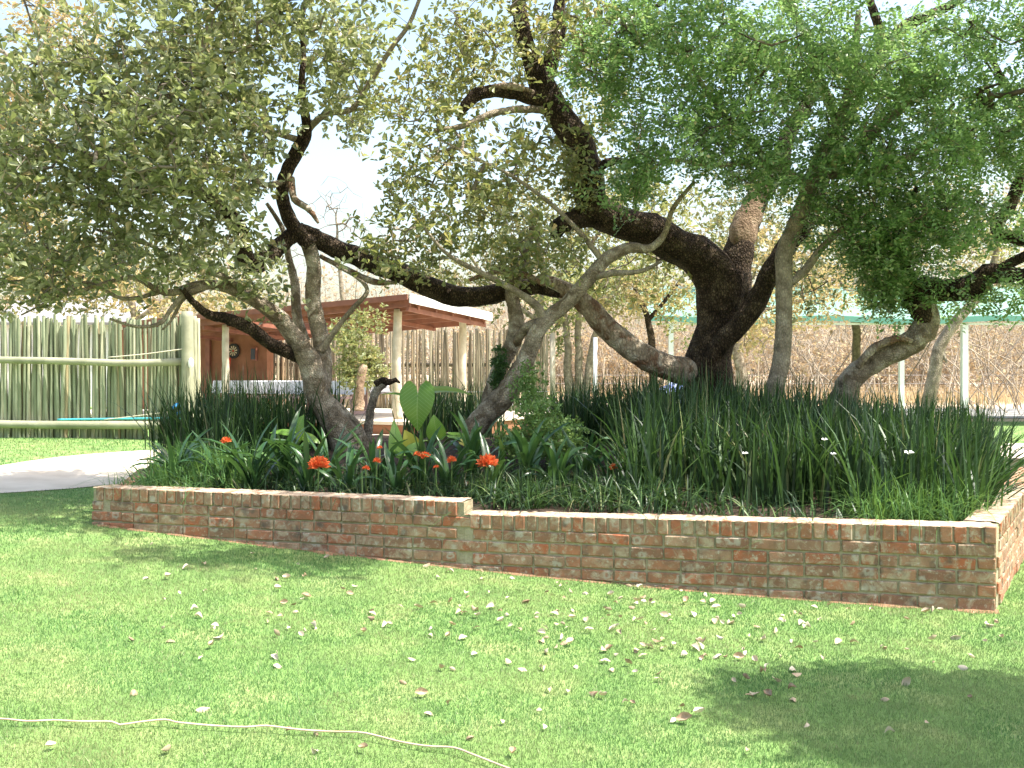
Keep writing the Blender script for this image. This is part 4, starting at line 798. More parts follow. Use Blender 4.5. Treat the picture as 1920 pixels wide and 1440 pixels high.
# ------------------------------------------------------------ left pole fence
def pole_mesh(seed, mat, k=7):
    r = random.Random(seed); pts = [(r.uniform(-.35, .35), r.uniform(-.2, .2), z) for z in (0, .25, .5, .75, 1)]
    V, Fc = tube(pts, 1, k, True); V = np.array(V)
    # keep rings horizontal; the top is cut at a slant
    for i, z in enumerate((0, .25, .5, .75, 1)):
        for j in range(k):
            a = 2 * math.pi * j / k; rr = (1 - .22 * z) * (1 + .08 * r.uniform(-1, 1)); V[i * k + j] = (pts[i][0] + math.cos(a) * rr, pts[i][1] + math.sin(a) * rr, z + (.006 * math.cos(a + seed) if i == 4 else 0))
    me = bpy.data.meshes.new('pole'); me.from_pydata(V.tolist(), [], Fc); me.materials.append(mat); me.shade_smooth(); return me
pm_g = [pole_mesh(i, m_pole) for i in range(6)]; pm_b = [pole_mesh(30 + i, m_pole_b) for i in range(6)]
def palisade(root, p0, p1, z0f, z1, sp, dia, meshes, jit=.05, gap=0):
    p0 = Vector(p0); p1 = Vector(p1); L = (p1 - p0).length; d = (p1 - p0) / L; n = int(L / sp); Mi = M[root.name].inverted()
    for i in range(n):
        q = p0 + d * (i + .5 + rnd.uniform(-.15, .15)) * sp; zb = z0f(q.x, q.y); rr = dia / 2 * rnd.uniform(.72, 1.2)
        o = bpy.data.objects.new('pole', rnd.choice(meshes)); col.objects.link(o); o.parent = root; o.matrix_parent_inverse = Mi
        o.location = (q.x, q.y + rnd.uniform(-.015, .015), zb); o.scale = (rr, rr, z1 - zb + rnd.uniform(-jit, jit)); o.rotation_euler = (rnd.gauss(0, .008), rnd.gauss(0, .018), rnd.random() * 6)
lf = empty('pole_fence', (-6.8, 16, .45), 'pale green treated pole fence with two horizontal rails at the left edge', 'fence')
yF = 16.0
palisade(lf, (-9.2, yF + .1, 0), (-5.06, yF + .1, 0), lambda x, y: float(zg(x, y)) + .0, 2.4, .0615, .064, pm_g, .06)
palisade(lf, (-9.17, yF + .17, 0), (-5.06, yF + .17, 0), lambda x, y: float(zg(x, y)) + .0, 2.33, .0615, .062, pm_g, .1)
for (ya, yb, dd) in ((677, 679, 15), (797, 795, 17)):
    mb = MB(); a = U(-120, ya - 4, yF - .04); b = U(346, ya + 1, yF - .04); c = U(120, ya, yF - .04)
    S = spline([tuple(a), tuple(c), tuple(U(240, yb + 2, yF - .04)), tuple(b)], .3)[:, :3]; mb.tube(S, np.linspace(.058, .066, len(S)) * dd / 16, 10, True, .06, ya); mb.build('rail', m_rail, lf, smooth=True)
def upright(name, px, ytop, ybot, Z, d, mat, parent, k=12, dx=0, lump=.05):
    a = U(px, ybot, Z); b = U(px + dx, ytop, Z); mb = MB(); S = spline([tuple(a), tuple((a + b) / 2 + Vector((.01, 0, 0))), tuple(b)], .15)[:, :3]
    mb.tube(S, np.linspace(d * 1.06, d * .92, len(S)) / 2, k, True, lump, px * .1); return mb.build(name, mat, parent, smooth=True)
upright('post', 351, 584, 836, yF - .12, .20, m_rail, lf); upright('post', 364, 592, 832, yF + .02, .085, m_rail, lf); upright('post', 371, 597, 828, yF + .1, .07, m_pole, lf)
lamp = empty('wall_light', U(358, 681, yF - .28), 'white oval bulkhead light on the thick gate post', 'light')
bm = bmesh.new(); bmesh.ops.create_uvsphere(bm, u_segments=16, v_segments=10, radius=1)
for v in bm.verts: v.co = Vector((v.co.x * .045, v.co.y * .035, v.co.z * .085)) + U(358, 681, yF - .25)
me = bpy.data.meshes.new('m'); bm.to_mesh(me); bm.free(); link('cover', me, m_white, lamp, smooth=True)
mb = MB(); mb.box(U(358, 681, yF - .225), (.07, .02, .14)); mb.build('back_plate', m_roofgrey, lamp)
def line(name, label, cat, pts, Z, r, mat):
    mb = MB(); mb.tube(spline([tuple(U(x, y, Z)) for x, y in pts], .12)[:, :3], r, 7); return tag(mb.build(name, mat, smooth=True), label, cat)
line('rope', 'pale rope slanting from the upper fence rail up to the gate post', 'rope', [(203, 670), (270, 664), (345, 654)], yF - .18, .009, m_rope)
line('rope', 'thin pale rope slanting from the lower fence rail to the gate post', 'rope', [(195, 787), (270, 778), (343, 769)], yF - .2, .007, m_rope)
line('hose', 'turquoise hose resting along the lower fence rail', 'hose', [(108, 787), (180, 786), (260, 785), (344, 784)], yF - .17, .018, m_teal)
mb = MB()
for i in range(4): mb.tube([tuple(U(333 + 9 * math.cos(a), 769 + 7 * math.sin(a) - i * 1.5, yF - .22 + i * .02)) for a in np.linspace(0, 6.28, 14)], .02, 6, False)
tag(mb.build('blue_coil', m_blue, smooth=True), 'small blue coil hanging low on the gate post', 'coil')

# ------------------------------------------------------------ pavilion
NC = Vector((-1.88, 18.0, 0)); e1_ = Vector((-.902, .431, 0)); e2_ = Vector((.431, .902, 0))
def Q(s, t, z): q = NC + e1_ * s + e2_ * t; q.z = z; return q
FL = .65
def zr(s, t): return 2.90 - .05 * s - .054 * t
pv = empty('pavilion', Q(3, 1.5, FL), 'open shelter with red brown beams, white roof sheets and rough white posts', 'shelter')
for s, t, top, d in ((.4, .3, 2.66, .17), (4.51, .3, 2.46, .15), (.3, 2.64, 2.56, .16)):
    a = Q(s, t, FL - .01); b = Q(s, t, top + .03); mb = MB(); S = spline([tuple(a), tuple((a + b) / 2 + Vector((rnd.uniform(-.03, .03), 0, 0))), tuple(b)], .12)[:, :3]
    mb.tube(S, np.linspace(d * .55, d * .45, len(S)), 12, True, .12, s * 5); mb.build('post', m_postw, pv, smooth=True)
for t in (0.0, .3, .95, 1.6, 2.3, 2.95):      # beams along the front
    a = Q(-.05, t, zr(-.05, t) - .12); b = Q(7, t, zr(7, t) - .12); mb = MB(); mb.bar(a, b, .06, .15 if t not in (.3, 2.95) else .2); mb.build('beam', m_redwood, pv)
for s in (0.0, 1.2, 2.4, 3.6, 4.8, 6.0):
    a = Q(s, -.02, zr(s, 0) - .235); b = Q(s, 3.05, zr(s, 3.05) - .235); mb = MB(); mb.bar(a, b, .055, .075); mb.build('rafter', m_redwood, pv)
mb = MB(); mb.bar(Q(-.11, -.12, zr(0, 0) - .05), Q(-.11, 3.15, zr(0, 3.15) - .05), .025, .17); mb.build('fascia', m_sheet, pv)
mb = MB(); mb.bar(Q(-.08, -.15, zr(0, 0) - .03), Q(7, -.15, zr(7, 0) - .03), .025, .10); mb.build('fascia', m_redwood, pv)
for i in range(7):                             # corrugated sheets
    s0 = -.09 + i * 1.02; n = 24; V = []; Fc = []
    for j in range(n + 1):
        s = s0 + 1.0 * j / n
        for t in (-.1, 3.1): q = Q(s, t, zr(s, t) + .012 * math.sin(j * math.pi / 1.5) + .0); V.append(tuple(q))
    for j in range(n): Fc.append((2 * j, 2 * j + 1, 2 * j + 3, 2 * j + 2))
    if i not in (3,): link('roof_sheet', mesh_np(V, Fc), m_sheet, pv)
# patio slab with brick riser and step
pt = empty('patio', Q(3, 1.5, .3), 'raised pale concrete patio floor with brick riser and one step', 'patio')
mb = MB(); mb.bar(Q(-1.1, 2.2, FL - .03), Q(9.5, 2.2, FL - .03), 5.4, .06); mb.build('floor_slab', m_path, pt)
mb = MB(); mb.bar(Q(-1.05, 2.2, .30), Q(9.4, 2.2, .30), 5.3, .56); mb.build('riser', m_brown, pt)
mb = MB(); mb.bar(Q(-.6, -.8, .22), Q(5, -.8, .22), .5, .4); mb.build('step', m_path, pt)
bw = empty('brown_wall', Q(7, 2.25, FL), 'brown rendered wall at the left end of the shelter', 'wall')
mb = MB(); mb.bar(Q(5.0, 2.3, 1.6), Q(9.5, 2.3, 1.6), .22, 1.9); mb.build('wall_body', m_brown, bw)
mb = MB(); mb.bar(Q(5.25, 2.15, 1.93), Q(5.42, 2.15, 1.93), .05, .3); wf = mb.build('window_frame', m_redwood, bw); mb = MB(); mb.bar(Q(5.28, 2.12, 1.93), Q(5.39, 2.12, 1.93), .02, .24); mb.build('pane', m_glass, wf)
mb = MB(); mb.bar(Q(6.6, 2.16, 1.5), Q(6.72, 2.16, 1.5), .07, 1.7); mb.build('pilaster', m_redwood, bw)
# dartboard
def ondart(x, y, Z):   # point on the wall plane in front of pixel
    q = U(x, y, 1.0) - Vector((0, 0, CZ)); c0 = Q(5, 2.17, 0); k = (c0.dot(e2_)) / (q.x * e2_.x + q.y * e2_.y); return Vector((q.x * k, q.y * k, CZ + q.z * k))
dc = ondart(439, 658, 0); db = empty('dartboard', dc, 'round black and cream dartboard hung on the brown wall', 'dartboard')
def disc(c, r0, r1, a0, a1, off, th=.01, n=4):
    V = []; Fc = []
    for o_ in (off, off + th):
        for i in range(n + 1):
            a = a0 + (a1 - a0) * i / n
            for r_ in (r0, r1): V.append(tuple(c + e1_ * (-r_ * math.cos(a)) + Vector((0, 0, r_ * math.sin(a))) - e2_ * o_))
    m = 2 * (n + 1)
    for i in range(n):
        b = 2 * i; Fc += [(b, b + 2, b + 3, b + 1), (m + b, m + b + 1, m + b + 3, m + b + 2), (b, b + 1, m + b + 1, m + b), (b + 1, b + 3, m + b + 3, m + b + 1), (b, m + b, m + b + 2, b + 2)]
    return V, Fc
mb = MB(); mb.add(*disc(dc, .0, .17, 0, 2 * math.pi, 0, .03, 24)); mb.build('rim', m_black, db)
for k in range(10):
    a = k * math.pi / 5; mb = MB(); mb.add(*disc(dc, .03, .115, a, a + math.pi / 10, .032, .004, 3)); mb.build('segment', m_cream, db)
mb = MB(); mb.add(*disc(dc, .0, .018, 0, 2 * math.pi, .032, .006, 10)); mb.build('bullseye', m_red, db)
c = ondart(434, 685, 0); mb = MB(); V = []
for o_ in (.1, .13):
    for (a, z) in ((-.07, .17), (.07, .17), (.06, -.02), (.0, -.19), (-.05, -.02)): V.append(tuple(c + e1_ * a + Vector((0, 0, z)) - e2_ * o_))
mb.add(V, [(0, 1, 2, 3, 4), (9, 8, 7, 6, 5), (0, 5, 6, 1), (1, 6, 7, 2), (2, 7, 8, 3), (3, 8, 9, 4), (4, 9, 5, 0)])
tag(mb.build('pennant', m_red), 'bright red pointed cloth hanging under the dartboard', 'pennant')
# long table under white cloth
tb = empty('long_table', Q(3.7, 1.6, FL), 'long table on pinkish legs standing on the patio', 'table')
mb = MB(); mb.bar(Q(1.78, 1.6, 1.31), Q(5.55, 1.6, 1.31), .72, .04); mb.build('table_top', m_pink, tb)
for s in (2.15, 3.6, 5.1):
    for t in (1.35, 1.85):
        mb = MB(); mb.bar(Q(s, t, FL), Q(s, t, 1.29), .07, .07); mb.build('leg', m_pink, tb)
    mb = MB(); mb.bar(Q(s, 1.25, FL + .05), Q(s, 1.95, FL + .05), .07, .07); mb.build('foot', m_pink, tb)
n = 60; V = []
prof = [(-.43, -.27), (-.415, -.12), (-.40, -.01), (-.38, .0), (.38, .0), (.40, -.01), (.43, -.26)]
for j in range(n + 1):
    s = 1.70 + 3.95 * j / n
    for pi_, (a, z) in enumerate(prof):
        wv = .02 * math.sin(j * .9) * (-z) / .27 + .01 * math.sin(j * 2.3) * (-z) / .27; V.append(tuple(Q(s, 1.6 + a + (wv if a < 0 else -wv), 1.342 + z + (.012 * math.sin(j * 1.7) if abs(z) > .2 else 0))))
k = len(prof); Fc = [(j * k + i, j * k + i + 1, (j + 1) * k + i + 1, (j + 1) * k + i) for j in range(n) for i in range(k - 1)]
V += [tuple(Q(1.64, 1.6 + a, 1.342 + z - .22)) for a, z in ((-.38, 0), (.38, 0))]; b = len(V) - 2; Fc.append((3, 4, b + 1, b))
me = bpy.data.meshes.new('m'); me.from_pydata(V, [], Fc); tag(link('tablecloth', me, m_cloth), 'white cloth draped over the long patio table', 'tablecloth')
bn = empty('bench', Q(3.6, .75, FL), 'low grey bench in front of the white clothed table', 'bench')
mb = MB(); mb.bar(Q(1.9, .85, 1.02), Q(4.3, .85, 1.02), .28, .045); mb.build('seat', m_pink, bn)
for s in (2.15, 4.05): mb = MB(); mb.bar(Q(s, .85, FL), Q(s, .85, 1.0), .2, .06); mb.build('leg', m_pink, bn)

# back pole fence
bf = empty('tall_pole_fence', (-2.4, 24.2, .35), 'tall weathered brown pole fence behind the shelter and patio', 'fence')
palisade(bf, (-6.9, 24.0, 0), (.92, 24.5, 0), lambda x, y: .3, 2.56, .066, .075, pm_b, .1)
mb = MB(); mb.tube([(-6.9, 24.12, 1.72), (-3, 24.36, 1.7), (.9, 24.62, 1.72)], .045, 8); mb.build('rail', m_pole_b, bf)
mb = MB(); mb.tube([(-6.9, 23.94, 1.05), (-3, 24.16, 1.04), (.9, 24.42, 1.05)], .012, 6); mb.build('wire', m_roofgrey, bf)
mb = MB(); mb.tube([(1.0, 24.5, .2), (1.0, 24.5, 2.5)], .07, 10, True, .05); mb.build('post', m_postw, bf, smooth=True)

# shrubs by the shelter
shrub('green_bush', 'loose light green bush beside the patio, right of the pale tree trunk', U(660, 790, 17.2), [(655, 640, 17.2, 32, 45, .4, 80), (660, 700, 17.2, 26, 30, .35, 50), (700, 600, 17.4, 28, 22, .3, 18)], m_leaf_mid, 5, .07, .55, .1, step=.2)
shrub('clipped_bush', 'rounded yellow green bush against the pole fence by the patio', U(695, 790, 17.8), [(692, 672, 17.8, 24, 16, .25, 60), (700, 700, 17.8, 24, 22, .25, 40)], m_leaf_mid, 5, .055, .6, .07, step=.2)
mb = MB(); S = spline([list(U(x, y, 17.0)) + [d] for x, y, d in [(672, 770, .1), (674, 720, .09), (680, 694, .08), (683, 684, .05)]], .06); mb.tube(S[:, :3], S[:, 3], 10, True, .3, 5)
tag(mb.build('tree_stump', m_torn, smooth=True), 'short pale cut stump between the trunk and the yellow green bush', 'stump')

# ------------------------------------------------------------ right background
net = empty('shade_cloth_roof', (10, 29, .1), 'long green shade cloth carport on white posts in the right background', 'shelter')
xs_ = np.linspace(3.9, 21, 40); V = []; Fc = []
for i, x in enumerate(xs_):
    sag = .05 * math.cos((x - 3.9) / 4.9 * 2 * math.pi) - .0
    for (y, z) in ((28.0, 2.92), (28.0, 3.08), (29.5, 3.6), (31.5, 4.25), (34.5, 3.6)): V.append((x, y, z + sag * (1 if y < 29 else .4)))
for i in range(len(xs_) - 1):
    for j in range(1, 4): Fc.append((5 * i + j, 5 * i + 5 + j, 5 * i + 6 + j, 5 * i + 1 + j))
me = bpy.data.meshes.new('m'); me.from_pydata(V, [], Fc); link('cloth', me, m_net, net, smooth=True)
Fc = [(5 * i, 5 * i + 5, 5 * i + 6, 5 * i + 1) for i in range(len(xs_) - 1)]; V2 = [(a, b - .004, c) for a, b, c in V]; V3 = []
me = bpy.data.meshes.new('m'); me.from_pydata(V2, [], Fc); link('hem', me, m_netedge, net)
for px, Z, w_ in ((1808, 28.2, .2), (1690, 28.3, .16), (1258, 28.2, .16), (2120, 28.2, .2)):
    x = (px - 960) / F * Z; mb = MB(); mb.box((x, Z, 1.45), (w_ * .8, w_ * .8, 2.95)); mb.build('post', m_white, net)
for z in (3.0,): mb = MB(); mb.bar((3.9, 28.15, z - .1), (21, 28.15, z - .1), .06, .06); mb.build('rail', m_white, net)
for px, Z, h, d, lb in ((1116, 23.5, 2.35, .1, 'slim white pole standing right of the tall pole fence'), ):
    x = (px - 960) / F * Z; mb = MB(); mb.tube([(x, Z, 0), (x, Z, h)], d / 2, 10); tag(mb.build('white_pole', m_white, smooth=True), lb, 'pole')
wfn = empty('wire_fence', (20, 56, 0), 'thin wire fence with slim leaning posts in front of the dry scrub', 'fence')
for px in (1130, 1195, 1330, 1420, 1532, 1592, 1640, 1668, 1740, 1818, 1888, 1905):
    Z = 54; x = (px - 960) / F * Z; mb = MB(); mb.tube([(x, Z, 0), (x + rnd.uniform(-.1, .1), Z, rnd.uniform(1.9, 2.9))], .032, 6); mb.build('post', m_postw, wfn)
for z in (.5, .95, 1.4): mb = MB(); mb.tube([(2, 54, z), (40, 54, z)], .012, 4); mb.build('wire', m_roofgrey, wfn)
bb = empty('blue_bundle', U(1268, 760, 12.6), 'blue and white mottled cloth bundle half hidden behind the strap leaves', 'bundle')
bm = bmesh.new(); bmesh.ops.create_icosphere(bm, subdivisions=4, radius=1); c = U(1272, 752, 12.6)
for v in bm.verts:
    k = 1 + .12 * noise.noise(v.co * 2.2) + .05 * noise.noise(v.co * 7); v.co = Vector((v.co.x * .3 * k, v.co.y * .25 * k, v.co.z * .24 * k)) + c
me = bpy.data.meshes.new('m'); bm.to_mesh(me); bm.free(); link('cloth', me, m_bluecloth, bb, smooth=True)
mb = MB(); mb.box((c.x, c.y, (c.z - .1 + .2) / 2), (.3, .26, c.z - .1 - .2)); mb.build('stand', m_white, bb)

# background trees with thin autumn leaves
YL = dict(twig=m_twig, leaf='broad', m=4, nl=5, W=.5, mid=.3, r0=.005, rmax=.06, step=.35, high=False)
make_tree('multi_stem_tree', 'background tree with several slim brown stems between pole fence and white pole', U(1085, 760, 25), [
    ('stem', m_bark_grey, [(1068, 790, 25, 20), (1066, 700, 25, 16), (1062, 620, 25, 12), (1050, 540, 25, 7)], .1),
    ('stem', m_bark_grey, [(1082, 790, 25, 18), (1086, 690, 25, 15), (1084, 610, 25, 12), (1100, 520, 25, 7)], .1),
    ('stem', m_bark_grey, [(1092, 790, 25, 18), (1104, 690, 25, 14), (1118, 620, 25, 11), (1150, 540, 25, 6)], .1)],
    [dict(YL, mat=m_leaf_mid, rad=.2, L=.11, blobs=[(1060, 560, 25, 50, 60, 1.2, 60), (1130, 540, 25, 60, 60, 1.2, 50), (1050, 630, 25, 20, 30, .8, 12)])])
make_tree('yellow_leaved_tree', 'slim tree with yellow autumn leaves behind the big dark trunk, left side', U(1220, 760, 24), [
    ('trunk', m_bark_dark, [(1228, 800, 24, 16), (1222, 650, 24, 14), (1212, 590, 24, 11), (1190, 540, 24, 8)], .15), ('limb', m_bark_dark, [(1215, 600, 24, 9), (1250, 560, 24, 7), (1280, 520, 24, 5)], .1)],
    [dict(YL, mat=m_leaf_yellow, rad=.22, L=.1, blobs=[(1170, 560, 24, 60, 55, 1.2, 45), (1240, 560, 24, 60, 40, 1.2, 34)]), dict(YL, mat=m_leaf_mid, rad=.22, L=.1, blobs=[(1200, 520, 24, 90, 60, 1.2, 60), (1280, 590, 24, 50, 50, 1, 22)])])
make_tree('yellow_leaved_tree', 'pale-stemmed yellow leaved tree behind the slender grey trunk', U(1410, 760, 22), [
    ('trunk', m_bark_pale, [(1402, 800, 22, 26), (1390, 700, 22, 20), (1382, 640, 22, 18), (1400, 580, 22, 14), (1450, 520, 22, 9)], .1), ('limb', m_bark_pale, [(1382, 640, 22, 10), (1360, 580, 22, 8), (1340, 520, 22, 5)], .1), ('limb', m_bark_grey, [(1400, 610, 22, 9), (1440, 580, 22, 7), (1520, 560, 22, 5)], .1)],
    [dict(YL, mat=m_leaf_yellow, rad=.2, L=.09, blobs=[(1430, 590, 22, 70, 50, 1.2, 40), (1540, 560, 22, 80, 60, 1.2, 50), (1620, 520, 22, 60, 60, 1.0, 30), (1480, 480, 22, 100, 60, 1, 30), (1400, 650, 22, 30, 30, .8, 10)])])
make_tree('pale_leaning_tree', 'smooth pale trunk leaning right behind the gnarled right-hand tree', U(1745, 750, 14.5), [
    ('trunk', m_bark_grey, [(1738, 790, 14.5, 26), (1752, 700, 14.5, 24), (1762, 650, 14.5, 22), (1790, 605, 14.5, 20), (1825, 565, 14.5, 18), (1860, 500, 14.5, 13), (1880, 420, 14.5, 9)], .1), ('limb', m_bark_grey, [(1764, 655, 14.5, 12), (1775, 680, 14.4, 4)], .1)],
    [dict(YL, mat=m_leaf_mid, rad=.14, L=.07, blobs=[(1860, 470, 14.5, 70, 60, .8, 30), (1920, 420, 14.5, 70, 90, .8, 30)])])
make_tree('orange_leaved_tree', 'tall tree with orange brown dry leaves beyond the pole fence at far left', U(-30, 800, 24), [
    ('trunk', m_bark_grey, [(-40, 850, 24, 26), (-30, 600, 24, 20), (-40, 400, 24, 14), (0, 250, 24, 9)], .1), ('limb', m_bark_grey, [(-38, 420, 24, 12), (60, 300, 24, 8), (120, 60, 24, 5)], .1), ('limb', m_bark_grey, [(-60, 80, 24, 6), (0, 95, 22, 8), (40, 120, 21, 7), (110, 150, 20, 4)], .1)],
    [dict(YL, mat=m_leaf_yellow, rad=.25, L=.13, m=5, blobs=[(20, 230, 24, 80, 110, 1.5, 120), (40, 420, 24, 90, 90, 1.5, 70), (110, 40, 24, 100, 60, 1.5, 45), (150, 520, 24, 140, 50, 1.5, 60), (380, 590, 26, 120, 30, 1.2, 40)])])
make_tree('bare_tree', 'leafless fine-twigged tree against the white sky in the gap of the canopy', U(630, 700, 34), [
    ('trunk', m_bark_grey, [(650, 800, 34, 14), (645, 600, 34, 10), (635, 480, 34, 6), (630, 400, 34, 3)], .1)],
    [dict(twig=m_twig, leaf=None, blobs=[(630, 400, 34, 60, 80, 1.2, 110), (680, 470, 34, 70, 60, 1.2, 80), (560, 480, 34, 50, 60, 1, 50)], r0=.006, rmax=.08, step=.4, high=False)])
make_tree('background_tree', 'hazy olive tree filling the view behind the middle limbs, above the pole fence', U(1010, 760, 30), [
    ('trunk', m_bark_grey, [(1000, 800, 30, 18), (1005, 620, 30, 15), (1020, 520, 30, 11), (1000, 420, 30, 6)], .1), ('limb', m_bark_grey, [(1006, 600, 30, 10), (930, 540, 30, 8), (880, 480, 30, 5)], .1), ('limb', m_bark_grey, [(1012, 560, 30, 10), (1090, 480, 30, 8), (1150, 400, 30, 5)], .1)],
    [dict(YL, mat=m_leaf_back, rad=.35, L=.14, blobs=[(1000, 440, 30, 150, 90, 2, 150), (1160, 400, 30, 110, 100, 2, 110), (900, 520, 30, 120, 50, 2, 60), (1080, 540, 30, 150, 50, 2, 60)])])
make_tree('background_tree', 'hazy tan and olive tree seen through the gaps behind the big dark trunk', U(1600, 760, 32), [
    ('trunk', m_bark_grey, [(1600, 800, 32, 18), (1605, 620, 32, 15), (1580, 520, 32, 11), (1600, 400, 32, 6)], .1), ('limb', m_bark_grey, [(1604, 600, 32, 10), (1480, 500, 32, 8), (1400, 400, 32, 5)], .1), ('limb', m_bark_grey, [(1590, 560, 32, 10), (1720, 480, 32, 8), (1800, 400, 32, 5)], .1)],
    [dict(YL, mat=m_leaf_back, rad=.4, L=.15, blobs=[(1400, 420, 32, 140, 100, 2, 130), (1590, 440, 32, 150, 90, 2, 120)]), dict(YL, mat=m_leaf_yellow, rad=.4, L=.13, blobs=[(1770, 430, 32, 150, 90, 2, 110), (1500, 500, 32, 150, 50, 2, 50), (1340, 490, 32, 90, 60, 2, 40)])])
make_tree('background_tree', 'hazy grey olive tree beyond the pole fence behind the low left branches', U(250, 760, 28), [
    ('trunk', m_bark_grey, [(250, 800, 28, 18), (255, 620, 28, 15), (240, 520, 28, 11), (260, 430, 28, 6)], .1), ('limb', m_bark_grey, [(254, 600, 28, 10), (350, 540, 28, 8), (430, 500, 28, 5)], .1), ('limb', m_bark_grey, [(250, 560, 28, 10), (120, 500, 28, 8), (40, 430, 28, 5)], .1)],
    [dict(YL, mat=m_leaf_back, rad=.35, L=.13, blobs=[(230, 500, 28, 230, 80, 2, 150), (430, 540, 28, 90, 50, 2, 50), (70, 560, 28, 130, 30, 2, 40)])])
# house roof seen over the left fence
hs = empty('far_house', (-12, 31, .4), 'distant house with grey roof and white gable just over the pole fence', 'house')
a = U(232, 590, 31); mb = MB(); mb.box((a.x - 1.9, 33, 1.6), (4, 4, 2.9)); mb.build('wall', m_white, hs)
mb = MB(); x0, x1 = a.x - 4.1, a.x + .1; mb.add([(x0, 30.8, 3.0), (x1, 30.8, 3.0), (x0, 33, 4.0), (x1, 33, 4.0), (x0, 35.2, 3.0), (x1, 35.2, 3.0), (x0, 30.8, 3.08), (x1, 30.8, 3.08), (x0, 33, 4.08), (x1, 33, 4.08), (x0, 35.2, 3.08), (x1, 35.2, 3.08)], [(6, 7, 9, 8), (8, 9, 11, 10), (0, 2, 3, 1), (2, 4, 5, 3), (0, 1, 7, 6), (1, 3, 9, 7), (3, 5, 11, 9), (4, 10, 11, 5), (0, 6, 8, 2), (2, 8, 10, 4)]); mb.build('roof', m_roofgrey, hs)
mb = MB(); mb.add([(a.x + .05, 31.2, 3.0), (a.x + .05, 34.8, 3.0), (a.x + .05, 33, 3.9), (a.x - .0, 31.2, 3.0), (a.x, 34.8, 3.0), (a.x, 33, 3.9)], [(0, 1, 2), (3, 5, 4), (0, 2, 5, 3), (1, 4, 5, 2)]); mb.build('gable', m_white, hs)

# dry scrub beyond the road
def scrub(n, xr, yr, hr, seed):
    """arching many-stemmed thorn bushes"""
    r = np.random.default_rng(seed); nodes = []; par = []
    for i in range(n):
        x = r.uniform(*xr); y = r.uniform(*yr); H = r.uniform(*hr)
        for s in range(r.integers(2, 4)):
            p = np.array([x + r.normal(0, .3), y, -.1]); nodes.append(p); par.append(-1); prev = len(nodes) - 1; d = unit(np.array([r.normal(0, .35), r.normal(0, .2), 1])); L = H / 6
            for k in range(6):
                d = unit(d + r.normal(0, .22, 3)); p = p + d * L; nodes.append(p); par.append(prev); prev = len(nodes) - 1
                if k > 0:
                    for b in range(2):
                        bd = unit(d * .5 + r.normal(0, .7, 3)); q = p; pp = prev
                        for kk in range(3):
                            bd = unit(bd + r.normal(0, .35, 3)); q = q + bd * L * .45; nodes.append(q); par.append(pp); pp = len(nodes) - 1
    return np.array(nodes), np.array(par)
Vs = []; LP = []
for (n, xr, yr, hr, sd) in ((330, (1, 42), (57, 66), (3.2, 6.5), 1), (260, (-5, 55), (68, 84), (6, 11), 2), (170, (-42, 1), (45, 70), (4, 9), 3), (34, (9, 27), (35, 44), (5.5, 9.5), 4), (24, (-26, 2), (34, 43), (4.5, 8), 5)):
    N_, P_ = scrub(n, xr, yr, hr, sd); Vs.append(twigmesh(N_, P_, .009, .07, 3, .42)); LP.append(N_[P_ >= 0])
tag(link('scrub_branches', mesh_np(*join(Vs)), m_scrub), 'tangled leafless brown thorn scrub along the horizon', 'scrub', kind='stuff')
LP = np.concatenate(LP); LP = LP[rng.random(len(LP)) < .5]
P, D, N, LL, WW = rosettes(LP, 1, .3, 4, .16, .6); V, Fc = leaves4(P, D, N, LL, WW)
tag(link('scrub_leaves', mesh_np(V, Fc), m_scrubleaf), 'dry russet leaves clinging to the far scrub', 'scrub', kind='stuff')
n = 26000; x = rng.uniform(-20, 45, n); y = rng.uniform(47, 66, n) ; V, Fc = straps(x, y, 1, .3, 1.15, .03, .02, .3, .3, 2, zf=lambda a, b: np.zeros_like(a))
tag(link('dry_grass', mesh_np(V, Fc), m_drygrass), 'straw coloured dry grass at the foot of the far scrub', 'grass', kind='stuff')

# ------------------------------------------------------------ on the lawn
pts = [(-60, 1364), (0, 1362), (50, 1364), (100, 1361), (150, 1366), (210, 1367), (225, 1370), (260, 1365), (310, 1363), (330, 1367), (400, 1371), (460, 1375), (500, 1375), (560, 1380), (620, 1382), (672, 1386), (700, 1392), (750, 1402), (800, 1410), (850, 1416), (885, 1428), (930, 1443), (990, 1468)]
P = []
for i, (x, y) in enumerate(pts): g = G(x, y); P.append((g.x, g.y, g.z + .026 + .004 * math.sin(i * 1.7)))
mb = MB(); mb.tube(spline(P, .03)[:, :3], .004, 8); tag(mb.build('cable', m_cable, smooth=True), 'cream cable lying across the lawn in the near left foreground', 'cable')
def fallen_mesh(seed):
    r = random.Random(seed); n = 6; V = []; cu = r.uniform(-1.2, 1.6); cs = r.uniform(.2, 1.6)
    for i in range(n + 1):
        f = i / n; wd = .30 * math.sin(math.pi * min(1, f * .93 + .03)) ** .8
        x = f - .5; z = cu * (x * x) * .8 + .04 * r.uniform(-1, 1)
        for s in (-1, -.4, .4, 1): V.append((x, s * wd, z + cs * abs(s) ** 2 * wd * .9 + r.uniform(-.02, .02)))
    Fc = [(4 * i + j, 4 * i + j + 1, 4 * i + 5 + j, 4 * i + 4 + j) for i in range(n) for j in range(3)]
    me = bpy.data.meshes.new('leaf'); me.from_pydata(V, [], Fc); me.materials.append(m_fallen); me.shade_smooth(); return me
fm = [fallen_mesh(i) for i in range(8)]
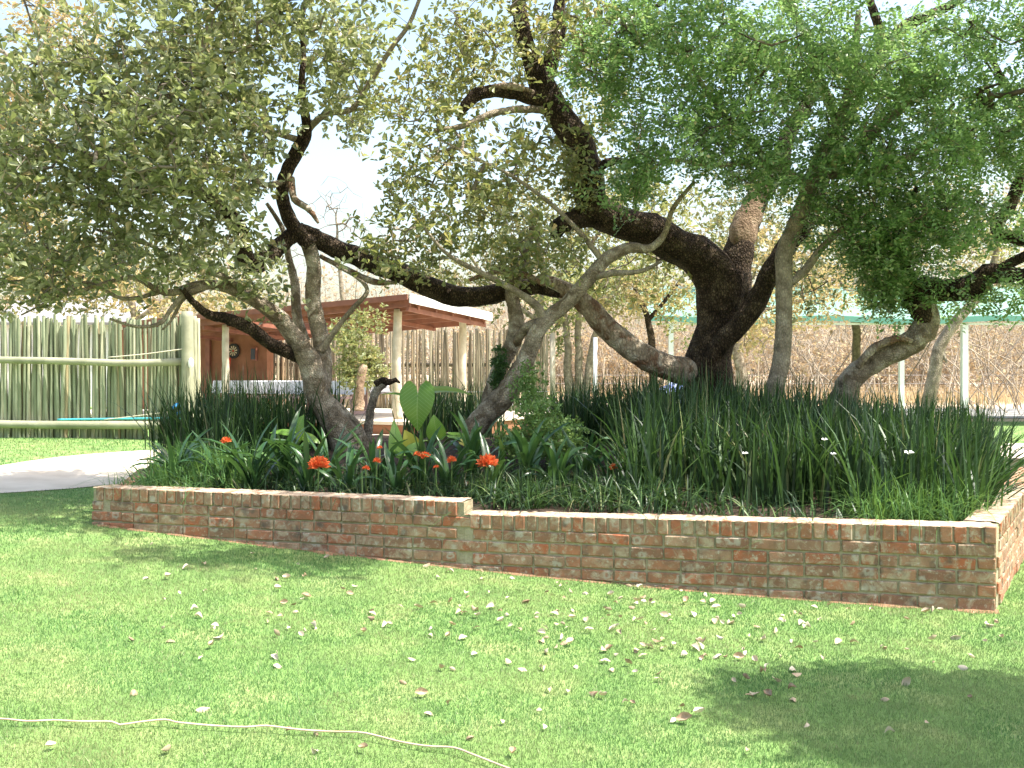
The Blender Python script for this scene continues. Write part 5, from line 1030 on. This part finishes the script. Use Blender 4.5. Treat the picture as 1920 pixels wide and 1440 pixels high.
def drop(px, py, L, label=None):
    g = G(px, py); o = bpy.data.objects.new('fallen_leaf', rnd.choice(fm)); col.objects.link(o)
    o.location = (g.x, g.y, g.z + .016 + rnd.uniform(0, .006)); o.rotation_euler = (rnd.gauss(0, .6) + (math.pi if rnd.random() < .35 else 0), rnd.gauss(0, .3), rnd.random() * 6.3); o.scale = (L, L, L)
    if not label:
        i_ = (px - 1280) / 640; sz = 'tiny' if L < .036 else 'small' if L < .05 else 'larger'
        dw = py - (985 + (px - 163) * .0967)
        where = 'in the dark foreground shadow at lower right' if px > 1300 and py > 1275 else 'near the cream cable at lower left' if px < 960 and py > 1300 else \
            'on the shaded grass close to the foot of the brick wall' if dw < 45 else 'at the far right of the sunny lawn' if px > 1600 else 'on the sunny lawn below the right half of the wall' if px > 1250 and dw < 150 else \
            'on the open sunny lawn right of centre' if px > 1250 else 'on the sunny lawn below the step of the wall' if px > 850 and dw < 150 else 'on the open grass in the middle foreground' if px > 850 else 'on the sunny lawn below the left half of the wall'
        label = sz + ' dry curled leaf ' + where
    tag(o, label, 'leaf', 'fallen leaves on the lawn')
for (x, y, L, lb) in ((1285, 1357, .07, 'largest curled pale leaf at the left tip of the foreground shadow'), (1312, 1345, .06, 'curled leaf just above the largest one by the foreground shadow'), (1278, 1332, .045, 'pale leaf on the sunlit edge just left of the foreground shadow'),
                      (1163, 1190, .055, 'bright pale leaf high on the open lawn below the wall middle'), (1105, 1189, .05, 'bright pale leaf left of the brightest one on the open lawn'), (1150, 1259, .055, 'long whitish leaf lying alone in the middle of the lawn'), (1497, 1221, .055, 'pale leaf pair on the lawn well above the foreground shadow')):
    drop(x, y, L, lb)
cnt = 0
while cnt < 285:
    r = rnd.random()
    if r < .62: px = rnd.gauss(1300, 260); py = rnd.gauss(1170, 75)
    elif r < .8: px = rnd.uniform(250, 1100); py = rnd.uniform(1010, 1200)
    else: px = rnd.uniform(60, 1900); py = rnd.uniform(1040, 1430) if rnd.random() < .6 else rnd.uniform(1080, 1250)
    if not (0 < px < 1919 and 1000 < py < 1440): continue
    g = G(px, py)
    if inbed(g.x, g.y, -.05) or py < 1000: continue
    drop(px, py, rnd.choice((.03, .035, .042, .048, .06))); cnt += 1
print('bricks', nb, 'objects', len(bpy.data.objects))
